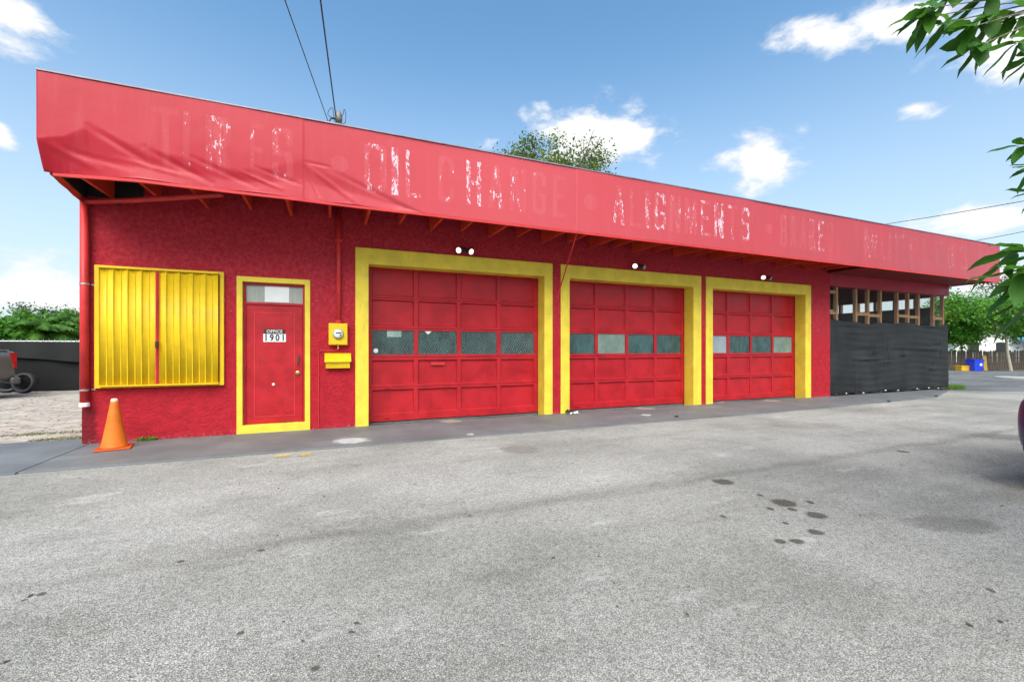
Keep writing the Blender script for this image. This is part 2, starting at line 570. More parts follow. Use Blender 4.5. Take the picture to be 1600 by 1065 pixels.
def m_screen(name, c=.012):
    t = NT(name)
    w = t.n.new('ShaderNodeTexWave'); w.bands_direction = 'Z'; w.inputs['Scale'].default_value = 9; w.inputs['Distortion'].default_value = 1.2
    t.l.new(t.vec((1, 1, 1), 'World'), w.inputs['Vector'])
    n = t.noise(1.2, 5, .6); n2 = t.noise(5, 5, .65, t.vec((.35, 1, 3), 'World'))
    col = t.mix(t.ramp(n, .3, .7), (c * .8, c * .85, c * .9), (c * 1.7, c * 1.8, c * 1.85))
    col = t.mix(t.math('MULTIPLY', t.ramp(n2, .5, .75), .6), col, (c * 2.6, c * 2.7, c * 2.7))
    t.P(Base_Color=col, Roughness=.6)
    t.b.inputs['Specular IOR Level'].default_value = .3
    t.bump(t.math('ADD', t.math('MULTIPLY', w.outputs['Fac'], .12), t.math('MULTIPLY', t.noise(120, 2), .2)), .35, .01)
    return t.m


M = {}
M['stucco'] = m_stucco()
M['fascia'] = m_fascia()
M['yellow'] = m_paint('yellow_masonry_paint', (.71, .53, .052), .6, (.42, .31, .03), .45, .4, .13)
M['yellow_metal'] = m_paint('yellow_metal_paint', (.70, .455, .009), .45, (.6, .40, .01), .12, 0, .07)
M['door'] = m_paint('red_door_paint', (.43, .012, .019), .42, (.22, .025, .032), .5, .4)
M['panel'] = m_paint('red_panel_paint', (.42, .011, .018), .38, (.24, .028, .036), .5, .3)
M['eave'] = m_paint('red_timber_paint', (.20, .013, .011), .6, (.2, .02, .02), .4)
M['rafter'] = m_paint('red_rafter_paint', (.62, .050, .020), .55, (.25, .02, .02), .3)
M['pipe'] = m_paint('red_pipe_paint', (.60, .035, .035), .38, (.32, .05, .04), .3, .2)
M['header'] = m_paint('plum_red_paint', (.36, .022, .045), .5, (.2, .02, .03), .3)
M['dark_void'] = simple('shade_black', (.008, .007, .007), .9)  # near-black base stands in for shade in the eave hollow and bay
M['roof'] = simple('roof_felt', (.25, .25, .25), .9)
M['flash'] = simple('grey_flashing', (.22, .21, .25), .5, .3)
M['steel'] = simple('galvanised_steel', (.45, .45, .44), .4, .8, .2, 20)
M['dark_metal'] = simple('dark_metal', (.03, .03, .032), .45, .5)
M['brass'] = simple('brass', (.6, .42, .15), .3, .9)
M['white'] = simple('white_paint', (.78, .77, .75), .5, 0, .06)
M['black'] = simple('black_paint', (.012, .012, .012), .45)
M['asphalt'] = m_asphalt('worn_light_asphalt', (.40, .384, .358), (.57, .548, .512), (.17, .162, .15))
M['lot'] = m_asphalt('dark_asphalt', (.17, .173, .178), (.27, .275, .28), (.08, .08, .08), True)
M['apron'] = m_apron()
M['glass'] = m_glass('dark_green_glass', (.034, .080, .078), .08, .4)
M['glass_pale'] = m_glass('pale_film_glass', (.16, .22, .185), .3, .25)
M['glass_grey'] = m_glass('grey_film_glass', (.26, .30, .33), .3, .12)
M['paper'] = simple('white_paper', (.72, .72, .70), .7, 0, .04)
M['lamp'] = m_emit('lit_lamp', (1, .93, .78), 1.1)
M['stud'] = m_wood('raw_timber', (.42, .19, .07), (.66, .38, .18))
M['screen'] = m_screen('black_screen_cloth', .0115)
M['picket'] = m_pickets()
M['cone'] = m_paint('orange_cone_plastic', (.62, .14, .010), .5, (.24, .08, .02), .7, .4)
M['cone_base'] = m_paint('orange_cone_rubber', (.55, .075, .010), .5, (.2, .06, .02), .4)
M['rubber'] = simple('tyre_rubber', (.018, .018, .018), .7)
M['wire'] = simple('cable', (.035, .04, .05), .6)
M['bark'] = m_wood('bark', (.10, .075, .05), (.24, .20, .15))
M['bark_pale'] = m_wood('pale_bark', (.28, .24, .18), (.5, .45, .36))
M['leaf_bright'] = m_leaf('bright_leaf', (.03, .125, .010), (.10, .27, .02), (.16, .32, .03))
M['leaf_mid'] = m_leaf('mid_leaf', (.035, .11, .012), (.10, .22, .03))
M['leaf_olive'] = m_leaf('olive_leaf', (.04, .075, .016), (.11, .16, .03), (.20, .25, .03))
M['leaf_near'] = m_leaf('near_leaf', (.022, .085, .010), (.065, .18, .018), None, .38, .4)
M['leaf_dark'] = m_leaf('dark_leaf', (.018, .05, .012), (.045, .095, .02))
M['grass'] = m_leaf('grass_blade', (.06, .16, .015), (.16, .28, .03), None, .3)
M['grass_dry'] = m_leaf('dry_grass_blade', (.10, .12, .03), (.22, .21, .07), None, .3)
M['dirt'] = simple('dirt', (.19, .165, .135), .95, 0, .3, 3, .5, 30)
def m_paver():
    t = NT('brick_paver')
    oi = t.n.new('ShaderNodeObjectInfo'); ge = t.n.new('ShaderNodeNewGeometry')
    r = t.math('FRACT', t.math('ADD', oi.outputs['Random'], ge.outputs['Random Per Island']))
    c = t.mix(r, (.27, .235, .20), (.43, .375, .32))
    c = t.mix(t.math('MULTIPLY', t.ramp(t.noise(1.3, 4), .45, .65), .5), c, (.40, .385, .36))
    c = t.mix(t.math('MULTIPLY', t.ramp(t.noise(2.7, 4), .55, .7), .4), c, (.19, .15, .125))
    t.P(Base_Color=c, Roughness=.88); t.bump(t.noise(70, 3), .3, .01)
    return t.m


M['paver'] = m_paver()
M['sand'] = simple('sand_joint', (.22, .19, .16), .95, 0, .25, 8)

# ------------------------------------------------------------------ ground
Z_AS, Z_AP, Z_PV, Z_LOT, Z_TER = -.022, 0.0, -.012, -.030, -.09
YW = 8.40           # the front wall plane
YE = 6.76           # the kerb edge of the apron

g = MB(); g.add([(-300, -300, Z_TER), (400, -300, Z_TER), (400, 400, Z_TER), (-300, 400, Z_TER)], [(0, 1, 2, 3)])
kind(g.build('ground', M['dirt']), 'structure')

# light asphalt in front; its right edge runs slantwise from the building's far corner
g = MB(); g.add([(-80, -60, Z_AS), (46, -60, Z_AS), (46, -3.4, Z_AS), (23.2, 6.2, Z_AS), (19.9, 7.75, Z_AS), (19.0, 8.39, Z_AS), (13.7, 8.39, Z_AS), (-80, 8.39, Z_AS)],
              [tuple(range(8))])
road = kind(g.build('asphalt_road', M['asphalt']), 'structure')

g = MB(); g.add([(19.05, 8.39, Z_LOT), (20.0, 7.72, Z_LOT), (23.3, 6.16, Z_LOT), (46, -3.5, Z_LOT), (120, -3.5, Z_LOT), (120, 60, Z_LOT), (20.32, 60, Z_LOT), (20.32, 8.39, Z_LOT)],
              [tuple(range(8))])
kind(g.build('rear_parking_lot', M['lot']), 'structure')

# painted concrete apron in slabs
ap = kind(empty('pavement'), 'structure')
edges = [-30, -18, -11, -6.6, -3.28, 8.75, 19.2]
for i in range(len(edges) - 1):
    a, b = edges[i] + .006, edges[i + 1] - .006
    m = MB()
    yb = 8.92 if b < -3 else 8.398
    if b > 19:      # the last slab dies away towards the far corner
        m.add([(a, YE, Z_AP - .12), (b - 3, YE + .25, Z_AP - .12), (b, YE + 1.2, Z_AP - .12), (b, yb, Z_AP - .12), (a, yb, Z_AP - .12),
               (a, YE, Z_AP), (b - 3, YE + .25, Z_AP), (b, YE + 1.2, Z_AP), (b, yb, Z_AP), (a, yb, Z_AP)],
              [(4, 3, 2, 1, 0), (5, 6, 7, 8, 9), (0, 1, 6, 5), (1, 2, 7, 6), (2, 3, 8, 7), (3, 4, 9, 8), (4, 0, 5, 9)])
    else:
        m.box(a, b, YE + random.uniform(-.02, .02), yb, Z_AP - .12, Z_AP)
    m.build('paving_slab', M['apron'], ap, bevel=.008)

# brick pavers of the side yard
yard = kind(empty('side_yard'), 'structure')
g = MB(); g.add([(-60, 8.93, -.045), (-3.42, 8.93, -.045), (-3.42, 60, -.045), (-60, 60, -.045)], [(0, 1, 2, 3)])
g.build('sand_bed', M['sand'], yard)
pm = MB().box(-.098, .098, -.048, .048, -.05, 0).mesh('paver')
pm.materials.append(M['paver'])
near, far = [], MB()
for r in range(0, 104):
    y = 8.99 + r * .102
    for k in range(0, 62):
        x = -3.56 - k * .203 - (.1 if r % 2 else 0)
        u = ((x) * _c - y * _s) / (x * _s + y * _c)
        if u < -1.28: continue
        near.append((r, x, y))
near.sort(key=lambda q: q[1] ** 2 + q[2] ** 2)
vis = [q for q in near]
for i, (r, x, y) in enumerate(vis):
    z = Z_PV + random.gauss(0, .0035) + .012 * mnoise.noise((x * .8, y * .8, 0))
    rot = Euler((random.gauss(0, .012), random.gauss(0, .012), random.gauss(0, .012)))
    if i < 300:
        o = bpy.data.objects.new('paver', pm); C.objects.link(o); o.parent = yard
        o.location = (x, y, z); o.rotation_euler = rot
    else:
        far.rbox(Matrix.Translation((x, y, z - .025)) @ rot.to_matrix().to_4x4(), .196, .096, .05)
kind(far.build('paver_field', M['paver'], yard), 'stuff')

# ------------------------------------------------------------------ building
BX0, BX1, BY1 = -3.37, 20.30, 17.0
FY = 7.13
B = empty('garage_building', (0, 0, 0))
tag(B, 'long red and yellow service garage with crumpled red fascia and three red bay doors', 'building')

DOORS = [(.43, .66, 4.24, 4.44), (4.64, 4.86, 8.41, 8.67), (8.83, 9.06, 12.62, 12.86)]
DT, FT = 2.95, 3.24
# front wall with openings
xs = sorted({BX0, -1.41, -.31, 13.74, *[v for d in DOORS for v in (d[0], d[3])]})
zs = [-.15, 2.60, FT, 4.0]


def wall_solid(i, j):
    xm, zm = (xs[i] + xs[i + 1]) / 2, (zs[j] + zs[j + 1]) / 2
    if -1.41 < xm < -.31 and zm < 2.60: return False
    for d in DOORS:
        if d[0] < xm < d[3] and zm < FT: return False
    return True


MB().cells(xs, zs, wall_solid, YW, YW + .30).build('front_wall', M['stucco'], B, weld=True)
MB().box(BX0 + .002, BX0 + .25, YW + .302, BY1, -.15, 4.3).build('side_wall', M['stucco'], B)
MB().box(BX0 + .26, BX1 - .3, BY1 - .25, BY1 - .002, -.15, 4.3).build('rear_wall', M['stucco'], B)
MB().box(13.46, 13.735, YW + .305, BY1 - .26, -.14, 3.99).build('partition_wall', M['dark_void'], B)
MB().box(BX0 + .26, BX1 - .02, YW + .31, BY1 - .26, -.14, -.005).build('floor_slab', M['lot'], B)
# roof deck over everything and boards above the rafters
MB().box(-3.24, BX1 + .0, FY + .05, BY1, 4.42, 4.55).build('roof', M['roof'], B)
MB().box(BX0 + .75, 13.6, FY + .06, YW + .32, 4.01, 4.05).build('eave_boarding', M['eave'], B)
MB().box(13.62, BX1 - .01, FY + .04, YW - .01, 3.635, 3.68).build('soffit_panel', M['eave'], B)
# header over the screened bay
MB().box(13.742, BX1, YW + .002, YW + .28, 3.28, 4.0).build('header_beam', M['header'], B, bevel=.006)

# ---- fascia with its crumpled lower left end and faded letters
ZB, ZT = 3.60, 4.785


def pl(pts):
    return [(atY(x, y, FY).x, atY(x, y, FY).z) for x, y in pts]


crease = pl([(52, 216), (100, 213), (138, 196), (172, 214), (224, 230), (300, 246), (352, 262), (420, 262), (474, 244), (516, 266), (564, 284), (598, 301), (660, 331)])
cx_, cz_ = np.array([p[0] for p in crease]), np.array([p[1] for p in crease])
ridges = [  # (x0,z0,x1,z1,width,amp): sharp folds in the sheet
    (*pl([(66, 220)])[0], *pl([(150, 262)])[0], .10, -.045),
    (*pl([(100, 232)])[0], *pl([(205, 262)])[0], .09, .035),
    (*pl([(138, 197)])[0], *pl([(235, 256)])[0], .10, .055),
    (*pl([(224, 230)])[0], *pl([(330, 285)])[0], .09, .045),
    (*pl([(180, 245)])[0], *pl([(290, 275)])[0], .07, -.03),
    (*pl([(300, 246)])[0], *pl([(400, 292)])[0], .08, .04),
    (*pl([(375, 268)])[0], *pl([(440, 295)])[0], .06, -.045),
    (*pl([(400, 262)])[0], *pl([(470, 288)])[0], .06, .04),
    (*pl([(478, 262)])[0], *pl([(498, 305)])[0], .07, .05),
    (*pl([(484, 262)])[0], *pl([(560, 318)])[0], .08, -.05),
    (*pl([(516, 266)])[0], *pl([(640, 326)])[0], .09, .045),
    (*pl([(476, 252)])[0], *pl([(520, 262)])[0], .05, .03)]


def fascia_off(X, Z):
    zc = np.interp(X, cx_, cz_, right=ZB - .5)
    s = np.clip((zc - Z) / np.maximum(zc - ZB, .05), 0, 1)
    s = np.where(Z < zc, s, 0)
    endfade = np.clip((1.5 - X) / .5, 0, 1)
    left = np.clip((-2.3 - X) / .9, 0, 1)
    A = (.022 + .008 * np.sin(X * 4.1 + 1) * np.cos(X * 1.7)) * endfade
    k = .55
    Bv = .35 + .2 * np.sin(X * 3.3)
    sk = np.clip(s / k, 0, 1)
    prof = np.where(s < k, sk * sk * (3 - 2 * sk), 1 - (1 - Bv) * (s - k) / (1 - k))
    off = A * prof
    off = off * (1 - left) + left * .155 * s ** 1.15
    for x0, z0, x1, z1, w, a in ridges:
        dx, dz = x1 - x0, z1 - z0
        L2 = dx * dx + dz * dz
        t = ((X - x0) * dx + (Z - z0) * dz) / L2
        tc = np.clip(t, 0, 1)
        dist = np.hypot(X - (x0 + tc * dx), Z - (z0 + tc * dz))
        off = off + .27 * a * np.clip(1 - dist / (w * .62), 0, 1) * np.sin(np.clip(tc, .06, .94) * np.pi) ** .6
    # sheets lapped over each other
    off = off + .006 * (np.searchsorted(np.array([-.36, 4.28, 8.92, 13.56, 18.2]), X) % 2)
    # gentle oil-canning all along
    off = off + .004 * np.sin(X * 1.3) * np.sin((Z - ZB) * 2.6) + .003 * np.sin(X * 3.1 + Z * 2)
    return off


# block letters on a unit cell: strokes as (x0, z0, x1, z1) fractions plus diagonals as thick lines
def glyph(ch, u, v, asp):
    """u, v in 0..1 arrays; asp = width / height; returns mask"""
    w = .27          # stem as a share of the width
    h = w * asp * .85    # bar as a share of the height
    h = max(h, .10)
    m = np.zeros(u.shape, bool)
    inb = (u >= 0) & (u <= 1) & (v >= 0) & (v <= 1)

    def rect(a, b, c, d): return (u >= a) & (u <= c) & (v >= b) & (v <= d)

    def seg(a, b, c, d, th):
        dx, dy = (c - a), (d - b)
        t = np.clip(((u - a) * dx + (v - b) * dy) / (dx * dx + dy * dy), 0, 1)
        return np.abs(u - (a + t * dx)) < th

    def ring(a, b, c, d):
        # rounded box ring
        def rb(e, f):
            hw, hh = (c - a) / 2 - e, (d - b) / 2 - f
            X, Y = np.abs(u - (a + c) / 2), np.abs(v - (b + d) / 2)
            r = min(hw, .3); rh = min(hh, .14)
            qx, qy = np.maximum(X - (hw - r), 0) / r, np.maximum(Y - (hh - rh), 0) / rh
            return (X <= hw) & (Y <= hh) & (qx * qx + qy * qy <= 1)
        return rb(0, 0) & ~rb(w, h)
    if ch == 'T': m = rect(0, 1 - h, 1, 1) | rect(.5 - w / 2, 0, .5 + w / 2, 1)
    elif ch == 'I': m = rect(0, 0, 1, 1)
    elif ch == 'L': m = rect(0, 0, w, 1) | rect(0, 0, 1, h)
    elif ch == 'E': m = rect(0, 0, w, 1) | rect(0, 0, 1, h) | rect(0, 1 - h, 1, 1) | rect(0, .5 - h / 2, .85, .5 + h / 2)
    elif ch == 'F': m = rect(0, 0, w, 1) | rect(0, 1 - h, 1, 1) | rect(0, .5 - h / 2, .85, .5 + h / 2)
    elif ch == 'H': m = rect(0, 0, w, 1) | rect(1 - w, 0, 1, 1) | rect(0, .5 - h / 2, 1, .5 + h / 2)
    elif ch == 'O': m = ring(0, 0, 1, 1)
    elif ch == 'U': m = ring(0, 0, 1, 1.3) & (v <= 1)
    elif ch == 'C': m = ring(0, 0, 1, 1) & ~rect(.6, .34, 1, .66)
    elif ch == 'G': m = (ring(0, 0, 1, 1) & ~rect(.6, .5, 1, .68)) | rect(.5, .42, 1, .5)
    elif ch == 'N': m = rect(0, 0, w, 1) | rect(1 - w, 0, 1, 1) | seg(w / 2, 1, 1 - w / 2, 0, w * .6)
    elif ch == 'M': m = rect(0, 0, w * .8, 1) | rect(1 - w * .8, 0, 1, 1) | seg(w / 2, 1, .5, .15, w * .42) | seg(.5, .15, 1 - w / 2, 1, w * .42)
    elif ch == 'A': m = seg(w / 2, 0, .5, 1, w * .55) | seg(.5, 1, 1 - w / 2, 0, w * .55) | rect(.2, .24, .8, .24 + h)
    elif ch == 'K': m = rect(0, 0, w, 1) | seg(w, .42, 1 - w / 2, 1, w * .6) | seg(w * 1.2, .5, 1 - w / 2, 0, w * .6)
    elif ch == 'R': m = (ring(-.3, .44, 1, 1) & (u >= 0)) | rect(0, 0, w, 1) | seg(.5, .46, 1 - w / 2, 0, w * .6)
    elif ch == 'B': m = (ring(-.3, .46, .95, 1) & (u >= 0)) | (ring(-.3, 0, 1, .54) & (u >= 0)) | rect(0, 0, w, 1)
    elif ch == 'S':
        m = (ring(0, .46, 1, 1) & ~rect(.5, .46 + h, 1, .68)) | (ring(0, 0, 1, .46 + h) & ~rect(0, .32, .5, .46))
    elif ch == '.': m = (u - .5) ** 2 + (v - .5) ** 2 * 1.0 <= .25
    return m & inb


def spread_word(word, x0, x1, chips):
    """letters between x0 and x1, I and dots narrow"""
    wd = [.42 if c == 'I' else 1.15 if c == 'M' else 1.0 for c in word]
    gap = .42
    tot = sum(wd) + gap * (len(word) - 1)
    k = (x1 - x0) / tot
    out, x = [], x0
    for i, c in enumerate(word):
        out.append((c, x, x + wd[i] * k, chips[i] if isinstance(chips, (list, tuple)) else chips))
        x += (wd[i] + gap) * k
    return out


LET = [('T', -2.17, -1.86, .15), ('I', -1.81, -1.73, .62), ('R', -1.57, -1.27, .62), ('E', -1.03, -.85, .45), ('S', -.76, -.5, .55), ('.', .02, .26, .25),
       ('O', .49, .82, .78), ('I', .91, 1.02, 1.0), ('L', 1.13, 1.37, .95), ('C', 1.66, 1.92, .55), ('H', 2.13, 2.40, .95), ('A', 2.53, 2.80, .75),
       ('N', 2.93, 3.24, .62), ('G', 3.37, 3.64, .35), ('E', 3.79, 4.04, .1), ('.', 4.44, 4.75, .1)]
LET += spread_word('ALIGNMENTS', 5.10, 8.82, [.8, .5, .75, .85, .65, .7, .8, .95, .75, .9])
LET += [('.', 9.34, 9.58, .2)]
LET += spread_word('BRAKES', 9.85, 11.80, [.4, .4, .35, .6, .85, .35])
LET += [('.', 12.30, 12.54, .1)]
LET += spread_word('MUFFLERS', 13.06, 18.3, [.7, .55, .5, .4, .6, .45, .55, .5])
LZ0, LZ1 = 3.84, 4.60

nx, nz = 1500, 78
X = np.linspace(-3.285, BX1, nx + 1)
Z = np.linspace(ZB, ZT, nz + 1)
XX, ZZ = np.meshgrid(X, Z, indexing='ij')
OFF = fascia_off(XX, ZZ)
# the sheet hangs a little unevenly
ZZ2 = ZZ + np.where(ZZ < ZB + .02, .012 * np.sin(XX * 5) * np.clip((1.5 - XX) / 1, 0, 1), 0)
co = np.stack([XX, FY + OFF, ZZ2], -1).reshape(-1, 3)
idx = np.arange((nx + 1) * (nz + 1)).reshape(nx + 1, nz + 1)
fa = np.stack([idx[:-1, :-1], idx[1:, :-1], idx[1:, 1:], idx[:-1, 1:]], -1).reshape(-1, 4)
me = bpy.data.meshes.new('fascia')
me.from_pydata(co.tolist(), [], fa.tolist())
lm, cm = np.zeros(XX.shape), np.zeros(XX.shape)
for ch, a, b, k in LET:
    z0, z1 = LZ0, LZ1
    if ch == '.':
        r = (b - a) / 2; z0, z1 = 4.2 - r, 4.2 + r
    sel = slice(*np.searchsorted(X, [a - .01, b + .01]))
    u, v = (XX[sel] - a) / (b - a), (ZZ[sel] - z0) / (z1 - z0)
    mk = glyph(ch, u, v, (b - a) / (z1 - z0))
    lm[sel] = np.maximum(lm[sel], mk)
    cm[sel] = np.where(mk, k, cm[sel])
for nm, arr in (('letter', lm), ('chip', cm)):
    at_ = me.attributes.new(nm, 'FLOAT', 'POINT'); at_.data.foreach_set('value', arr.reshape(-1).astype(np.float32))
me.update()
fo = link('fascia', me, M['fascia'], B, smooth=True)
sm = fo.modifiers.new('thickness', 'SOLIDIFY'); sm.thickness = .004; sm.offset = -1
# returns, flashing, bottom lip and lap seams
MB().box(BX1 + .001, BX1 + .02, FY + .006, BY1, ZB, ZT).build('fascia_return', M['fascia'], B)
MB().box(-3.27, -3.25, FY + .17, BY1, 4.36, ZT - .01).build('fascia_return', M['fascia'], B)
MB().box(-3.29, BX1 + .02, FY - .012, FY + .06, ZT + .001, ZT + .02).build('edge_flashing', M['flash'], B)
lip = MB()
lx = np.linspace(-3.2, BX1, 220)
for i in range(len(lx) - 1):
    o0, o1 = float(fascia_off(np.array([lx[i]]), np.array([ZB]))[0]), float(fascia_off(np.array([lx[i + 1]]), np.array([ZB]))[0])
    lip.add([(lx[i], FY + o0 - .004, ZB - .03), (lx[i + 1], FY + o1 - .004, ZB - .03), (lx[i + 1], FY + o1 - .004, ZB + .004), (lx[i], FY + o0 - .004, ZB + .004),
             (lx[i], FY + o0 + .035, ZB - .03), (lx[i + 1], FY + o1 + .035, ZB - .03), (lx[i + 1], FY + o1 + .035, ZB + .004), (lx[i], FY + o0 + .035, ZB + .004)],
            [(0, 1, 2, 3), (5, 4, 7, 6), (4, 5, 1, 0)])
lip.build('fascia_lip', M['pipe'], B)
# bent edge strip of the open eave end
e0 = Vector((-3.20, FY + .155, 3.60)); e1 = Vector((-3.345, YW - .02, 3.58))
m = MB()
for k in range(8):
    a, b = e0.lerp(e1, k / 8), e0.lerp(e1, (k + 1) / 8)
    a.z += .006 * math.sin(k * 1.9); b.z += .006 * math.sin((k + 1) * 1.9)
    m.add([a + Vector((-.03, 0, -.02)), b + Vector((-.03, 0, -.02)), b + Vector((.03, 0, .045)), a + Vector((.03, 0, .045)),
           a + Vector((-.04, 0, .10)), b + Vector((-.04, 0, .10))], [(0, 1, 2, 3), (1, 0, 4, 5)])
m.build('eave_end_strip', M['rafter'], B)
# near-black sheets painting in the shade of the hollow above the first bay
MB().box(-3.26, -2.64, FY + .22, YW - .001, 4.30, 4.34).build('eave_shade_sheet', M['dark_void'], B)
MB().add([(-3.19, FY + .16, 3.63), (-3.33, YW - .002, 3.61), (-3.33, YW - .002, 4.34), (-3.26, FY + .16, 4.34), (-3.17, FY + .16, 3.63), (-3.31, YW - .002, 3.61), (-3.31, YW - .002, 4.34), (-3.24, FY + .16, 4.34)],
         [(0, 1, 2, 3), (7, 6, 5, 4), (0, 4, 5, 1), (0, 3, 7, 4)]).build('eave_shade_sheet', M['dark_void'], B)
MB().box(-3.30, -2.64, YW - .03, YW - .003, 3.66, 4.33).build('eave_shade_sheet', M['dark_void'], B)
# rafters every 0.6 m: deep one, shallow one
RX = [-3.0, -2.42, -1.80, -1.20, -.60, .01, .60, 1.20, 1.79, 2.40, 2.98, 3.58, 4.18, 4.79, 5.38, 5.97, 6.56, 7.17, 7.78, 8.38, 8.97, 9.56, 10.16, 10.77, 11.38, 11.97, 12.55, 13.5]
for i, x in enumerate(RX):
    deep = i % 2 == 0
    zb = 3.645 if deep else 3.70
    y1 = YW - .002 if deep or i < 7 else YW - .05
    y0 = FY + (.17 if x < 1.4 else .04)
    j = random.uniform(-.012, .012)
    m = MB().add([(x - .022 + j, y0, zb - .01), (x + .022 + j, y0, zb - .01), (x + .022, y1, zb + .012), (x - .022, y1, zb + .012),
                  (x - .022 + j, y0, 4.005), (x + .022 + j, y0, 4.005), (x + .022, y1, 4.005), (x - .022, y1, 4.005)],
                 [(3, 2, 1, 0), (4, 5, 6, 7), (0, 1, 5, 4), (1, 2, 6, 5), (2, 3, 7, 6), (3, 0, 4, 7)])
    m.build('rafter', M['rafter'], B)

# ---- yellow surrounds and garage doors
YD = YW + .312      # face of the doors


def make_panel(w, h):
    """flat field with a chamfered bead round it, front towards -Y, centred"""
    m = MB()
    b, d0, d1 = .016, -.012, .008
    o = [(-w / 2, d0, -h / 2), (w / 2, d0, -h / 2), (w / 2, d0, h / 2), (-w / 2, d0, h / 2)]
    i_ = [(-w / 2 + b, d1, -h / 2 + b), (w / 2 - b, d1, -h / 2 + b), (w / 2 - b, d1, h / 2 - b), (-w / 2 + b, d1, h / 2 - b)]
    bk = [(-w / 2, .02, -h / 2), (w / 2, .02, -h / 2), (w / 2, .02, h / 2), (-w / 2, .02, h / 2)]
    m.add(o + i_ + bk, [(0, 1, 5, 4), (1, 2, 6, 5), (2, 3, 7, 6), (3, 0, 4, 7), (4, 5, 6, 7), (1, 0, 8, 9), (2, 1, 9, 10), (3, 2, 10, 11), (0, 3, 11, 8), (11, 10, 9, 8)])
    return m


